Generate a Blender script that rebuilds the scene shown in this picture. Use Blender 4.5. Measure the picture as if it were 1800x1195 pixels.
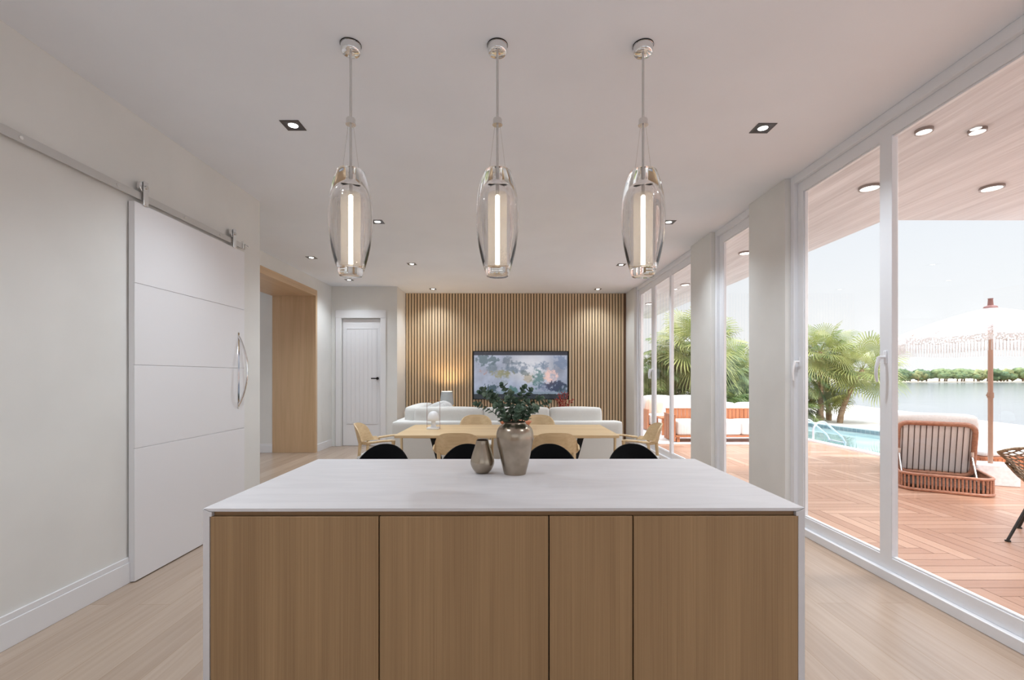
import bpy, bmesh, math, random
from mathutils import Vector, Matrix, noise
R = math.radians
SC = bpy.context.scene
COL = SC.collection
for o in list(bpy.data.objects): bpy.data.objects.remove(o)

# ------------------------------------------------------------------ camera
CAMZ = 1.40
cd = bpy.data.cameras.new('camera'); cam = bpy.data.objects.new('camera', cd); COL.objects.link(cam)
cd.sensor_width = 36; cd.lens = 820/1800*36; cd.shift_y = (662-597.5)/1800
cd.clip_start = 0.05; cd.clip_end = 3000
cam.location = (0, 0, CAMZ); cam.rotation_euler = (R(90), 0, R(-0.24))
SC.camera = cam
# ------------------------------------------------------------------ view
SC.view_settings.view_transform = 'Standard'; SC.view_settings.look = 'None'
SC.view_settings.gamma = 1; SC.view_settings.exposure = 0.49
# ------------------------------------------------------------------ sky
W = bpy.data.worlds.new('sky'); SC.world = W; W.use_nodes = True
nt = W.node_tree; nt.nodes.clear()
def N(t, k, **kw):
    n = t.nodes.new(k)
    for a, b in kw.items(): setattr(n, a, b)
    return n
tc = N(nt, 'ShaderNodeTexCoord'); sep = N(nt, 'ShaderNodeSeparateXYZ'); nt.links.new(tc.outputs['Generated'], sep.inputs[0])
cr = N(nt, 'ShaderNodeValToRGB'); nt.links.new(sep.outputs['Z'], cr.inputs[0])
cr.color_ramp.elements[0].position = 0.0; cr.color_ramp.elements[0].color = (1.0, 1.0, 1.0, 1)
cr.color_ramp.elements[1].position = 0.55; cr.color_ramp.elements[1].color = (.74, .82, .95, 1)
e = cr.color_ramp.elements.new(.22); e.color = (.88, .915, .96, 1)
# overcast: the zenith is brighter than the horizon
mr = N(nt, 'ShaderNodeMapRange', interpolation_type='SMOOTHSTEP'); nt.links.new(sep.outputs['Z'], mr.inputs[0])
mr.inputs[1].default_value = 0.36; mr.inputs[2].default_value = 0.8; mr.inputs[3].default_value = 0.77; mr.inputs[4].default_value = 3.6
bg = N(nt, 'ShaderNodeBackground'); nt.links.new(cr.outputs[0], bg.inputs[0]); nt.links.new(mr.outputs[0], bg.inputs[1])
wo = N(nt, 'ShaderNodeOutputWorld'); nt.links.new(bg.outputs[0], wo.inputs[0])
# ------------------------------------------------------------------ sun
sd = bpy.data.lights.new('sun', 'SUN'); sd.energy = 2.5; sd.angle = R(6); sd.color = (1, .965, .92)
so = bpy.data.objects.new('sun', sd); COL.objects.link(so)
so.rotation_euler = Vector((0.30, -0.45, 0.84)).to_track_quat('Z', 'Y').to_euler()
SPOT_W = 88      # watts of one downlight
PEND_W = 10

# ------------------------------------------------------------------ materials
def srgb(r, g, b):
    return tuple(((c/255)/12.92 if c/255 <= .04045 else ((c/255+.055)/1.055)**2.4) for c in (r, g, b)) + (1,)
MATS = {}
def mat(name, col, rough=.5, metal=0, **kw):
    if name in MATS: return MATS[name]
    m = bpy.data.materials.new(name); m.use_nodes = True; t = m.node_tree
    b = t.nodes['Principled BSDF']; b.inputs['Base Color'].default_value = col
    b.inputs['Roughness'].default_value = rough; b.inputs['Metallic'].default_value = metal
    for k, v in kw.items():
        k = k.replace('_', ' ')
        if k in b.inputs: b.inputs[k].default_value = v
    MATS[name] = m; return m
def L(t, a, b): t.links.new(a, b)
def mapping(t, scale, rot=(0, 0, 0), coord='Object'):
    c = N(t, 'ShaderNodeTexCoord'); mp = N(t, 'ShaderNodeMapping')
    mp.inputs['Scale'].default_value = scale; mp.inputs['Rotation'].default_value = rot
    L(t, c.outputs[coord], mp.inputs[0]); return mp.outputs[0]
def noisy(name, col, col2, scale, rough=.5, bump=0, detail=4, metal=0, dist=0, lo=.35, hi=.65, bdist=.01, **kw):
    """base colour mixed between two colours by (stretched) noise, optional bump"""
    if name in MATS: return MATS[name]
    m = mat(name, col, rough, metal, **kw); t = m.node_tree; b = t.nodes['Principled BSDF']
    if not isinstance(scale, tuple): scale = (scale,)*3
    v = mapping(t, scale); n = N(t, 'ShaderNodeTexNoise'); n.inputs['Scale'].default_value = 1
    n.inputs['Detail'].default_value = detail; n.inputs['Distortion'].default_value = dist; L(t, v, n.inputs['Vector'])
    r = N(t, 'ShaderNodeValToRGB'); r.color_ramp.elements[0].color = col; r.color_ramp.elements[1].color = col2
    r.color_ramp.elements[0].position = lo; r.color_ramp.elements[1].position = hi
    L(t, n.outputs['Fac'], r.inputs[0]); L(t, r.outputs[0], b.inputs['Base Color'])
    if bump:
        bp = N(t, 'ShaderNodeBump'); bp.inputs['Strength'].default_value = bump; bp.inputs['Distance'].default_value = bdist
        L(t, n.outputs['Fac'], bp.inputs['Height']); L(t, bp.outputs[0], b.inputs['Normal'])
    return m
def wood(name, c1, c2, axis='z', rough=.45, fine=60, coarse=5):
    if name in MATS: return MATS[name]
    m = mat(name, c1, rough); t = m.node_tree; b = t.nodes['Principled BSDF']
    s1 = {'x': (1.2, fine, fine), 'y': (fine, 1.2, fine), 'z': (fine, fine, 1.2)}[axis]
    s2 = {'x': (.35, coarse, coarse), 'y': (coarse, .35, coarse), 'z': (coarse, coarse, .35)}[axis]
    n1 = N(t, 'ShaderNodeTexNoise'); n1.inputs['Scale'].default_value = 1; n1.inputs['Detail'].default_value = 5; n1.inputs['Roughness'].default_value = .65; L(t, mapping(t, s1), n1.inputs['Vector'])
    n2 = N(t, 'ShaderNodeTexNoise'); n2.inputs['Scale'].default_value = 1; n2.inputs['Detail'].default_value = 3; n2.inputs['Distortion'].default_value = .6; L(t, mapping(t, s2), n2.inputs['Vector'])
    mx = N(t, 'ShaderNodeMix'); mx.data_type = 'FLOAT'; mx.inputs[0].default_value = .45
    L(t, n1.outputs['Fac'], mx.inputs[2]); L(t, n2.outputs['Fac'], mx.inputs[3])
    r = N(t, 'ShaderNodeValToRGB'); r.color_ramp.elements[0].position = .36; r.color_ramp.elements[1].position = .64
    r.color_ramp.elements[0].color = c2; r.color_ramp.elements[1].color = c1
    L(t, mx.outputs[0], r.inputs[0]); L(t, r.outputs[0], b.inputs['Base Color'])
    bp = N(t, 'ShaderNodeBump'); bp.inputs['Strength'].default_value = .12; bp.inputs['Distance'].default_value = .002
    L(t, n1.outputs['Fac'], bp.inputs['Height']); L(t, bp.outputs[0], b.inputs['Normal'])
    return m
def emit(name, col, s):
    if name in MATS: return MATS[name]
    m = mat(name, (0, 0, 0, 1), .5); b = m.node_tree.nodes['Principled BSDF']
    b.inputs['Emission Color'].default_value = col; b.inputs['Emission Strength'].default_value = s; return m

M_wall = noisy('wall_paint', srgb(226, 225, 222), srgb(231, 230, 227), 2, .85)
M_ceil = noisy('ceiling_paint', srgb(238, 242, 249), srgb(241, 245, 252), 1.5, .9)
M_white = mat('white_lacquer', srgb(236, 235, 238), .38)
M_trim = mat('white_trim', srgb(232, 231, 233), .45)
M_frame = mat('window_frame_white', srgb(240, 241, 245), .4)
M_cab = wood('cabinet_oak', srgb(168, 136, 99), srgb(143, 113, 80), 'z', .42, 190, 12)
M_rail = wood('cabinet_oak_rail', srgb(150, 118, 84), srgb(128, 98, 68), 'x', .42, 130, 9)
M_portal = wood('portal_oak', srgb(212, 180, 144), srgb(192, 160, 124), 'z', .35, 90, 7)
M_dark = mat('dark_gap', srgb(40, 32, 26), .8)
M_chrome = mat('chrome', (.82, .82, .82, 1), .06, 1)
M_nickel = mat('brushed_nickel', (.72, .71, .69, 1), .22, 1)
M_black = mat('black_metal', srgb(28, 27, 28), .35, .6)
M_blackshell = mat('black_shell', (.004, .004, .005, 1), .5, Specular_IOR_Level=.1)
M_oak = wood('pale_oak', srgb(226, 199, 158), srgb(204, 172, 128), 'x', .45, 40, 6)
M_oakz = wood('pale_oak_upright', srgb(226, 199, 158), srgb(204, 172, 128), 'z', .45, 40, 6)
M_sofa = noisy('sofa_linen', srgb(216, 214, 210), srgb(230, 228, 224), 260, .95, .3, 2)
M_boucle = noisy('white_boucle', srgb(225, 223, 222), srgb(242, 240, 238), 90, .98, .9, 3, bdist=.02)
M_teak = wood('teak', srgb(206, 134, 92), srgb(168, 100, 64), 'z', .45, 50, 8)
M_teakx = wood('teak_flat', srgb(206, 134, 92), srgb(168, 100, 64), 'x', .45, 50, 8)
M_rattan = noisy('copper_rattan', srgb(186, 132, 106), srgb(154, 102, 80), (30, 30, 90), .35, .2)
M_outfab = noisy('white_outdoor_fabric', srgb(226, 222, 219), srgb(236, 233, 230), 60, .95)

def glass_pane():
    if 'window_glass' in MATS: return MATS['window_glass']
    m = bpy.data.materials.new('window_glass'); m.use_nodes = True; t = m.node_tree; t.nodes.clear()
    tr = N(t, 'ShaderNodeBsdfTransparent'); gl = N(t, 'ShaderNodeBsdfGlossy'); gl.inputs['Roughness'].default_value = 0
    tr.inputs[0].default_value = (.985, .99, .99, 1)
    fr = N(t, 'ShaderNodeFresnel'); fr.inputs['IOR'].default_value = 1.5
    mx = N(t, 'ShaderNodeMixShader'); out = N(t, 'ShaderNodeOutputMaterial')
    fr.inputs['IOR'].default_value = 1.65
    ge = N(t, 'ShaderNodeNewGeometry'); inv = N(t, 'ShaderNodeMath', operation='SUBTRACT'); inv.inputs[0].default_value = 1; L(t, ge.outputs['Backfacing'], inv.inputs[1])
    mu = N(t, 'ShaderNodeMath', operation='MULTIPLY'); L(t, fr.outputs[0], mu.inputs[0]); L(t, inv.outputs[0], mu.inputs[1])
    L(t, mu.outputs[0], mx.inputs[0]); L(t, tr.outputs[0], mx.inputs[1]); L(t, gl.outputs[0], mx.inputs[2]); L(t, mx.outputs[0], out.inputs[0])
    MATS['window_glass'] = m; return m
M_glass = glass_pane()
def solid_glass():
    m = bpy.data.materials.new('crystal_glass'); m.use_nodes = True; t = m.node_tree; t.nodes.clear()
    g = N(t, 'ShaderNodeBsdfGlass'); g.inputs['IOR'].default_value = 1.5; g.inputs['Roughness'].default_value = 0
    g.inputs[0].default_value = (.985, .98, .975, 1)
    out = N(t, 'ShaderNodeOutputMaterial'); L(t, g.outputs[0], out.inputs[0]); return m
M_crystal = solid_glass()

# ------------------------------------------------------------------ mesh helper
class MB:
    def __init__(s): s.v = []; s.f = []
    def add(s, vs, fs):
        o = len(s.v); s.v += [tuple(p) for p in vs]; s.f += [tuple(i+o for i in q) for q in fs]; return s
    def box(s, x0, x1, y0, y1, z0, z1, M=None):
        vs = [Vector((x, y, z)) for x in (x0, x1) for y in (y0, y1) for z in (z0, z1)]
        if M: vs = [M @ p for p in vs]
        return s.add(vs, [(0, 1, 3, 2), (4, 6, 7, 5), (0, 4, 5, 1), (2, 3, 7, 6), (0, 2, 6, 4), (1, 5, 7, 3)])
    def cyl(s, p0, p1, r0, r1=None, n=20, cap=True):
        r1 = r0 if r1 is None else r1
        return s.tube([p0, p1], [r0, r1], n, cap)
    def tube(s, pts, r, n=10, cap=True, closed=False, flat=1.0, up=None):
        pts = [Vector(p) for p in pts]; k = len(pts)
        rs = r if isinstance(r, (list, tuple)) else [r]*k
        rings = []; prev = None
        for i, p in enumerate(pts):
            a = pts[(i-1) % k] if (closed or i) else p; b = pts[(i+1) % k] if (closed or i < k-1) else p
            d = (b-a).normalized()
            if prev is None:
                u = Vector(up) if up else (Vector((0, 0, 1)) if abs(d.z) < .9 else Vector((1, 0, 0)))
            else: u = prev
            u = (u-d*u.dot(d)); u = u.normalized() if u.length > 1e-6 else Vector((1, 0, 0))
            prev = u; w = d.cross(u)
            rings.append([p+(u*math.cos(2*math.pi*j/n)*flat+w*math.sin(2*math.pi*j/n))*rs[i] for j in range(n)])
        vs = [q for rg in rings for q in rg]; fs = []
        for i in range(k if closed else k-1):
            a = i*n; b = ((i+1) % k)*n
            for j in range(n): fs.append((a+j, a+(j+1) % n, b+(j+1) % n, b+j))
        if cap and not closed:
            fs.append(tuple(range(n))[::-1]); fs.append(tuple((k-1)*n+j for j in range(n)))
        return s.add(vs, fs)
    def lathe(s, prof, c=(0, 0), n=40, closed=False, flip=False):
        """prof: list of (r,z); r=0 ends become points"""
        vs = []; idx = []
        for r, z in prof:
            if r < 1e-6: idx.append([len(vs)]); vs.append((c[0], c[1], z))
            else:
                idx.append(list(range(len(vs), len(vs)+n)))
                vs += [(c[0]+r*math.cos(2*math.pi*j/n), c[1]+r*math.sin(2*math.pi*j/n), z) for j in range(n)]
        fs = []; m = len(prof)
        for i in range(m if closed else m-1):
            a = idx[i]; b = idx[(i+1) % m]
            for j in range(n):
                q = [a[j % len(a)], a[(j+1) % len(a)], b[(j+1) % len(b)], b[j % len(b)]]
                q2 = []
                for x in q:
                    if x not in q2: q2.append(x)
                if len(q2) > 2: fs.append(tuple(q2[::-1] if flip else q2))
        return s.add(vs, fs)
    def prism(s, pts, z0, z1, M=None):
        n = len(pts); vs = [Vector((x, y, z0)) for x, y in pts]+[Vector((x, y, z1)) for x, y in pts]
        if M: vs = [M @ p for p in vs]
        fs = [tuple(range(n))[::-1], tuple(range(n, 2*n))]+[(i, (i+1) % n, n+(i+1) % n, n+i) for i in range(n)]
        return s.add(vs, fs)
    def grid(s, fn, nu, nv):
        vs = [fn(i/nu, j/nv) for j in range(nv+1) for i in range(nu+1)]
        fs = [(j*(nu+1)+i, j*(nu+1)+i+1, (j+1)*(nu+1)+i+1, (j+1)*(nu+1)+i) for j in range(nv) for i in range(nu)]
        return s.add(vs, fs)
    def cushion(s, x0, x1, y0, y1, z0, z1, r=.05, puff=.02, n=8, M=None):
        c = Vector(((x0+x1)/2, (y0+y1)/2, (z0+z1)/2)); h = Vector((x1-x0, y1-y0, z1-z0))/2
        r = min(r, h.x, h.y, h.z)
        for ax in range(3):
            for sg in (-1, 1):
                a1, a2 = (ax+1) % 3, (ax+2) % 3
                def fn(u, v, ax=ax, sg=sg, a1=a1, a2=a2):
                    q = Vector((0, 0, 0)); q[ax] = sg; q[a1] = math.sin((u*2-1)*math.pi/2); q[a2] = math.sin((v*2-1)*math.pi/2)
                    p = Vector((q[0]*h[0], q[1]*h[1], q[2]*h[2])); inn = Vector([max(-(h[k]-r), min(h[k]-r, p[k])) for k in range(3)])
                    d = p-inn; d = d.normalized()*r if d.length > 1e-9 else d
                    out = inn+d
                    out[ax] += sg*puff*(1-q[a1]**2)*(1-q[a2]**2)
                    out += c
                    return M @ out if M else out
                s.grid(fn, n, n)
        return s
    def build(s, name, m, parent=None, bevel=0, seg=2, smooth=35, weld=False, mods=None):
        me = bpy.data.meshes.new(name); me.from_pydata(s.v, [], s.f)
        bm = bmesh.new(); bm.from_mesh(me)
        if weld: bmesh.ops.remove_doubles(bm, verts=bm.verts, dist=1e-5)
        bmesh.ops.recalc_face_normals(bm, faces=bm.faces) if weld != 'keep' else None
        bm.to_mesh(me); bm.free()
        me.materials.append(m)
        if smooth:
            me.polygons.foreach_set('use_smooth', [True]*len(me.polygons)); me.set_sharp_from_angle(angle=R(smooth))
        o = bpy.data.objects.new(name, me); COL.objects.link(o); o.parent = parent
        if bevel:
            b = o.modifiers.new('bevel', 'BEVEL'); b.width = bevel; b.segments = seg; b.limit_method = 'ANGLE'; b.angle_limit = R(40)
        return o
def rbox(name, m, parent, *a, bevel=.002, M=None): return MB().box(*a, M=M).build(name, m, parent, bevel)
def thing(name, label, cat, loc=(0, 0, 0), rz=0, group=None):
    o = bpy.data.objects.new(name, None); COL.objects.link(o); o.empty_display_size = .1
    o.location = loc; o.rotation_euler = (0, 0, rz); return tag(o, label, cat, group)
def tag(o, label, cat, group=None, kind=None):
    o['label'] = label; o['category'] = cat
    if group: o['group'] = group
    if kind: o['kind'] = kind
    return o
def struct(o): o['kind'] = 'structure'; return o
def sempty(name, loc=(0, 0, 0)):
    o = bpy.data.objects.new(name, None); COL.objects.link(o); o.location = loc; return struct(o)
def copy_tree(o, parent=None):
    c = o.copy(); COL.objects.link(c); c.parent = parent
    for ch in [x for x in bpy.data.objects if x.parent == o]: copy_tree(ch, c)
    return c
def light(kind, name, parent, loc, w, **kw):
    d = bpy.data.lights.new(name, kind); d.energy = w
    for k, v in kw.items(): setattr(d, k, v)
    o = bpy.data.objects.new(name, d); COL.objects.link(o); o.parent = parent; o.location = loc; return o
def arc(c, r, a0, a1, n, plane='xy'):
    out = []
    for i in range(n+1):
        a = R(a0+(a1-a0)*i/n); x = r*math.cos(a); y = r*math.sin(a)
        out.append((c[0]+x, c[1]+y, c[2]) if plane == 'xy' else (c[0]+x, c[1], c[2]+y) if plane == 'xz' else (c[0], c[1]+x, c[2]+y))
    return out
def rrect(x0, x1, y0, y1, r, n=6):
    pts = []
    for (cx, cy, a) in ((x1-r, y1-r, 0), (x0+r, y1-r, 90), (x0+r, y0+r, 180), (x1-r, y0+r, 270)):
        pts += [(cx+r*math.cos(R(a+90*i/n)), cy+r*math.sin(R(a+90*i/n))) for i in range(n+1)]
    return pts

# ================================================================== STRUCTURE
CH = 3.22          # ceiling height
XL, XB = -2.60, -3.60   # left wall near / left wall far
YE = 4.86          # end of near left wall
YC = 9.42          # closet wall
YS = 10.22         # slat wall backing
XR = 2.53          # pillar face
YB = -3.4          # wall behind the camera
# floor: pale oak planks running along Y
def floor_mat():
    m = mat('floor_oak', srgb(206, 184, 158), .27); t = m.node_tree; b = t.nodes['Principled BSDF']
    br = N(t, 'ShaderNodeTexBrick'); br.inputs['Scale'].default_value = 1
    br.inputs['Brick Width'].default_value = 2.1; br.inputs['Row Height'].default_value = .19; br.inputs['Mortar Size'].default_value = .0012
    br.inputs['Color1'].default_value = (.25, .25, .25, 1); br.inputs['Color2'].default_value = (.75, .75, .75, 1); br.inputs['Mortar'].default_value = (0, 0, 0, 1)
    br.offset = .37; L(t, mapping(t, (1, 1, 1), (0, 0, R(90))), br.inputs['Vector'])
    n1 = N(t, 'ShaderNodeTexNoise'); n1.inputs['Scale'].default_value = 1; n1.inputs['Detail'].default_value = 6; n1.inputs['Distortion'].default_value = .4
    L(t, mapping(t, (38, 1.6, 1)), n1.inputs['Vector'])
    mx = N(t, 'ShaderNodeMix'); mx.data_type = 'FLOAT'; mx.inputs[0].default_value = .5
    L(t, n1.outputs['Fac'], mx.inputs[2]); L(t, br.outputs['Color'], mx.inputs[3])
    r = N(t, 'ShaderNodeValToRGB'); r.color_ramp.elements[0].position = .2; r.color_ramp.elements[1].position = .75
    r.color_ramp.elements[0].color = srgb(156, 134, 116); r.color_ramp.elements[1].color = srgb(188, 168, 150)
    L(t, mx.outputs[0], r.inputs[0])
    m2 = N(t, 'ShaderNodeMix'); m2.data_type = 'RGBA'; L(t, br.outputs['Fac'], m2.inputs[0]); L(t, r.outputs[0], m2.inputs[6]); m2.inputs[7].default_value = srgb(150, 124, 98)
    L(t, m2.outputs[2], b.inputs['Base Color']); b.inputs['Specular IOR Level'].default_value = .6
    return m
struct(MB().box(-8, 2.72, YB-.2, YS+.1, -.2, 0).build('floor', floor_mat(), smooth=0))
struct(MB().box(-8, 2.72, YB-.2, YS+.2, CH, CH+.2).build('ceiling', M_ceil, smooth=0))
struct(MB().box(XL-.2, XL, YB, YE, 0, CH).box(XB-.1, XL-.2, YE-.1, YE, 0, CH).build('wall_left', M_wall, smooth=0))
# far left wall with the portal opening
P0, P1, PZ = 5.95, 8.68, 3.0
struct(MB().box(XB-.12, XB, YE, P0, 0, CH).box(XB-.12, XB, P1, YC, 0, CH).box(XB-.12, XB, P0, P1, PZ, CH).build('wall_left', M_wall, smooth=0))
# closet block at the far left
DX0, DX1, DZ = -3.40, -2.61, 2.58
struct(MB().box(XB-.12, DX0, YC, YC+.12, 0, CH).box(DX1, -2.28, YC, YC+.12, 0, CH).box(DX0, DX1, YC, YC+.12, DZ, CH)
       .box(-2.40, -2.28, YC+.12, YS, 0, CH).box(XB, -2.4, YC+.5, YC+.6, 0, CH).build('wall_far_left', M_wall, smooth=0))
struct(MB().box(-2.4, 2.75, YS, YS+.12, 0, CH).build('wall_far', mat('wall_far_dark', srgb(70, 56, 44), .8), smooth=0))
# pillars between the windows
for y0, y1 in ((4.28, 4.93), (5.86, 6.52), (9.50, YS)):
    struct(MB().box(XR, 2.72, y0, y1, 0, CH).build('wall_right', M_wall, smooth=0))
# rear wall behind the camera; its wide window is added to bring in daylight
struct(MB().box(-2.6, -2.3, YB-.12, YB, 0, CH).box(2.3, 2.72, YB-.12, YB, 0, CH).box(-2.3, 2.3, YB-.12, YB, 0, .95).box(-2.3, 2.3, YB-.12, YB, 3.0, CH).build('wall_back', M_cab, smooth=0))
struct(MB().box(2.53, 2.72, YB, -2.4, 0, CH).build('wall_right', M_wall, smooth=0))
# hall behind the portal
struct(MB().box(-8, -4.38, P1-.06, P1+.06, 0, CH).box(-8, XB-.12, YE-.1, YE, 0, CH).build('wall_hall', M_wall, smooth=0))
struct(MB().box(-8, -4.38, P1-.078, P1-.06, 0, .13).box(-8, -4.38, P1-.072, P1-.06, .13, .16).build('baseboard_hall', M_trim, bevel=.003))
struct(MB().box(XL, XL+.018, YB, 4.86, 0, .14).box(XL, XL+.012, YB, 4.86, .14, .175).build('baseboard_left', M_trim, bevel=.003))
struct(MB().box(XB, XB+.015, P1, YC, 0, .14).build('baseboard_far_left', M_trim, bevel=.003))
# hanging wood portal
pt = sempty('trim_portal')
o = MB().box(XB-.78, XB+.02, P1-.07, P1, 0, PZ-.0).build('jamb', M_portal, pt, .002)
o = MB().box(XB-.78, XB+.02, P0, P0+.07, 0, PZ).build('jamb', M_portal, pt, .002)
o = MB().box(XB-.78, XB+.02, P0+.07, P1-.07, PZ-.11, PZ).build('head', wood('portal_oak_head', srgb(212, 180, 144), srgb(192, 160, 124), 'y', .35, 90, 7), pt, .002)

# far white door with a black lever
d1 = sempty('door_1')
MB().box(DX0+.01, DX1-.01, YC+.05, YC+.09, .005, DZ-.01).build('door_leaf', M_white, d1, .003)
pn = MB()
px0, px1, pz0, pz1 = DX0+.10, DX1-.10, .46, DZ-.22
nb = 7; w = (px1-px0)/nb
for i in range(nb): pn.box(px0+i*w+.003, px0+(i+1)*w-.003, YC+.043, YC+.05, pz0, pz1)
pn.build('grooved_panel', M_white, d1, .002)
MB().box(px0-.02, px0-.006, YC+.040, YC+.05, pz0-.02, pz1+.02).box(px1+.006, px1+.02, YC+.040, YC+.05, pz0-.02, pz1+.02).box(px0-.006, px1+.006, YC+.040, YC+.05, pz1+.006, pz1+.02).box(px0-.006, px1+.006, YC+.040, YC+.05, pz0-.02, pz0-.006).build('panel_moulding', M_white, d1, .002)
MB().box(DX0-.11, DX0, YC-.03, YC+.0, 0, DZ).box(DX1, DX1+.11, YC-.03, YC, 0, DZ).box(DX0-.11, DX1+.11, YC-.03, YC, DZ, DZ+.16).build('door_frame', M_trim, d1, .006)
h = MB().cyl((DX1-.075, YC+.05, 1.365), (DX1-.075, YC+.03, 1.365), .028).cyl((DX1-.075, YC+.03, 1.365), (DX1-.075, YC-.01, 1.365), .012)
h.box(DX1-.19, DX1-.065, YC-.022, YC-.004, 1.353, 1.377).build('handle', M_black, d1, .003)

# ------------------------------------------------------------------ sliding windows (right side)
XF0, XF1 = 2.58, 2.70
GZ0, GZ1 = .155, 3.055
def win_handle(parent, y, z, x=2.615):
    o = MB().box(x-.010, x, y-.013, y+.013, z-.045, z+.045).build('handle', M_frame, parent, .004)
    m = MB().cyl((x-.008, y, z), (x-.05, y, z), .010)
    pts = [(x-.05, y, z+.004)]+[(x-.052-.012*math.sin(math.pi*i/10), y+.012*i/10, z-.015-.155*i/10) for i in range(11)]
    m.tube(pts, [.012]+[.0125-.0004*i for i in range(11)], 10).build('lever', M_frame, o)
    return o
def window(name, y0, y1, sashes):
    """outer frame from y0..y1 in the wall plane; sashes: (ya, yb, xoffset, handle_y)"""
    w = sempty(name)
    fw = .05
    f = MB().box(XF0, XF1, y0, y0+fw, .0, CH).box(XF0, XF1, y1-fw, y1, 0, CH)
    f.box(XF0, XF1, y0+fw, y1-fw, 0, .065).box(XF0, XF1, y0+fw, y1-fw, 3.15, CH)
    f.build('outer_frame', M_frame, w, .003)
    for ya, yb, dx, hy in sashes:
        x0 = XF0+.035+dx; x1 = x0+.045; sw = .085
        s = MB().box(x0, x1, ya, ya+sw, .065, 3.15).box(x0, x1, yb-sw, yb, .065, 3.15).box(x0, x1, ya+sw, yb-sw, .065, GZ0).box(x0, x1, ya+sw, yb-sw, GZ1, 3.15)
        # slim bead around the glass
        for k, (a, b, c, d) in enumerate(((ya+sw, ya+sw+.012, GZ0, GZ1), (yb-sw-.012, yb-sw, GZ0, GZ1), (ya+sw+.012, yb-sw-.012, GZ0, GZ0+.012), (ya+sw+.012, yb-sw-.012, GZ1-.012, GZ1))):
            s.box(x0+.008, x1-.008, a, b, c, d)
        so_ = s.build('sash', M_frame, w, .003)
        MB().box(x0+.019, x0+.025, ya+sw+.006, yb-sw-.006, GZ0+.006, GZ1-.006).build('pane', M_glass, so_, smooth=0)
        if hy: win_handle(so_, hy, 1.535, x0)
    return w
window('window_1', -2.4, 4.28, [(3.185, 4.235, .0, 4.195), (.55, 3.29, .0001, 3.235), (-2.34, .60, .002, None)])
window('window_2', 4.93, 5.86, [(4.98, 5.81, 0, None)])
window('window_3', 6.52, 9.50, [(6.57, 7.66, .004, None), (7.56, 8.53, 0, 8.49), (8.53, 9.45, 0, 8.575)])
# frame of the added rear window, out of view, open for daylight
wk = sempty('added_rear_window')
MB().box(-2.3, -2.24, YB-.1, YB-.03, .95, 3).box(2.24, 2.3, YB-.1, YB-.03, .95, 3).box(-.03, .03, YB-.1, YB-.03, .95, 3).box(-2.24, 2.24, YB-.1, YB-.03, .95, 1.01).box(-2.24, 2.24, YB-.1, YB-.03, 2.94, 3.0).build('frame', M_frame, wk, .003)

# ------------------------------------------------------------------ outside structure
SZ = 3.15
def soffit_mat():
    return wood('soffit_boards', srgb(232, 234, 238), srgb(198, 197, 200), 'y', .6, 30, 5)
struct(MB().box(2.72, 4.19, 5.2, 14.0, SZ, SZ+.28).box(2.72, 6.3, -4, 5.2, SZ, SZ+.28).build('ceiling_patio', soffit_mat(), smooth=0))
# exterior wall beyond the room
struct(MB().box(2.60, 2.72, YS, 11.0, -.2, SZ+.2).build('wall_outside', M_wall, smooth=0))

# herringbone deck, clipped to its outline
def clip(poly, a, b, c):     # keep a*x+b*y<=c
    out = []
    for i in range(len(poly)):
        p, q = poly[i], poly[(i+1) % len(poly)]
        dp = a*p[0]+b*p[1]-c; dq = a*q[0]+b*q[1]-c
        if dp <= 0: out.append(p)
        if dp*dq < 0:
            t = dp/(dp-dq); out.append((p[0]+t*(q[0]-p[0]), p[1]+t*(q[1]-p[1])))
    return out
XP = 6.47; YP = 7.45
regions = [[(1, 0, XP), (-1, 0, -2.72), (0, 1, 13.2), (0, -1, 3)],
           [(1, 0, 13), (-1, 0, -XP), (0, 1, YP), (0, -1, 3)],
           [(-1, 0, -XP), (0, -1, -YP), (1, 1, XP+YP+.55)]]
rnd = random.Random(5)
bw, bl = .12, .96
bm = bmesh.new(); colr = bm.loops.layers.color.new('tone')
ang = R(90); ca, sa = math.cos(ang), math.sin(ang)
nrow = 60
for k in range(-70, 220):
    for j in range(-30, 40):
        # herringbone: pairs of perpendicular boards
        for typ in (0, 1):
            bx = k*bw; by = k*bw+j*2*bl
            if typ == 0: rc = [(bx, by), (bx+bl, by), (bx+bl, by+bw), (bx, by+bw)]
            else: rc = [(bx, by+bw), (bx+bw, by+bw), (bx+bw, by+bw+bl), (bx, by+bw+bl)]
            g = .0022
            cx = sum(p[0] for p in rc)/4; cy = sum(p[1] for p in rc)/4
            wx = cx*ca-cy*sa+6; wy = cx*sa+cy*ca+5
            if not (2 < wx < 13.8 and -3.8 < wy < 14): continue
            xs = [p[0] for p in rc]; ys = [p[1] for p in rc]
            rc = [(min(xs)+g, min(ys)+g), (max(xs)-g, min(ys)+g), (max(xs)-g, max(ys)-g), (min(xs)+g, max(ys)-g)]
            wp = [(p[0]*ca-p[1]*sa+6, p[0]*sa+p[1]*ca+5) for p in rc]
            tone = rnd.random()
            for rg in regions:
                q = wp
                for pl in rg:
                    q = clip(q, *pl)
                    if len(q) < 3: break
                if len(q) < 3: continue
                vs = [bm.verts.new((x, y, 0)) for x, y in q]
                f = bm.faces.new(vs)
                for lp in f.loops: lp[colr] = (tone, typ, rnd.random(), 1)
me = bpy.data.meshes.new('floor_deck'); bm.to_mesh(me); bm.free()
md = mat('deck_boards', srgb(200, 140, 105), .32); t = md.node_tree; b = t.nodes['Principled BSDF']
ca_ = N(t, 'ShaderNodeVertexColor', layer_name='tone'); sp = N(t, 'ShaderNodeSeparateColor'); L(t, ca_.outputs[0], sp.inputs[0])
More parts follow.
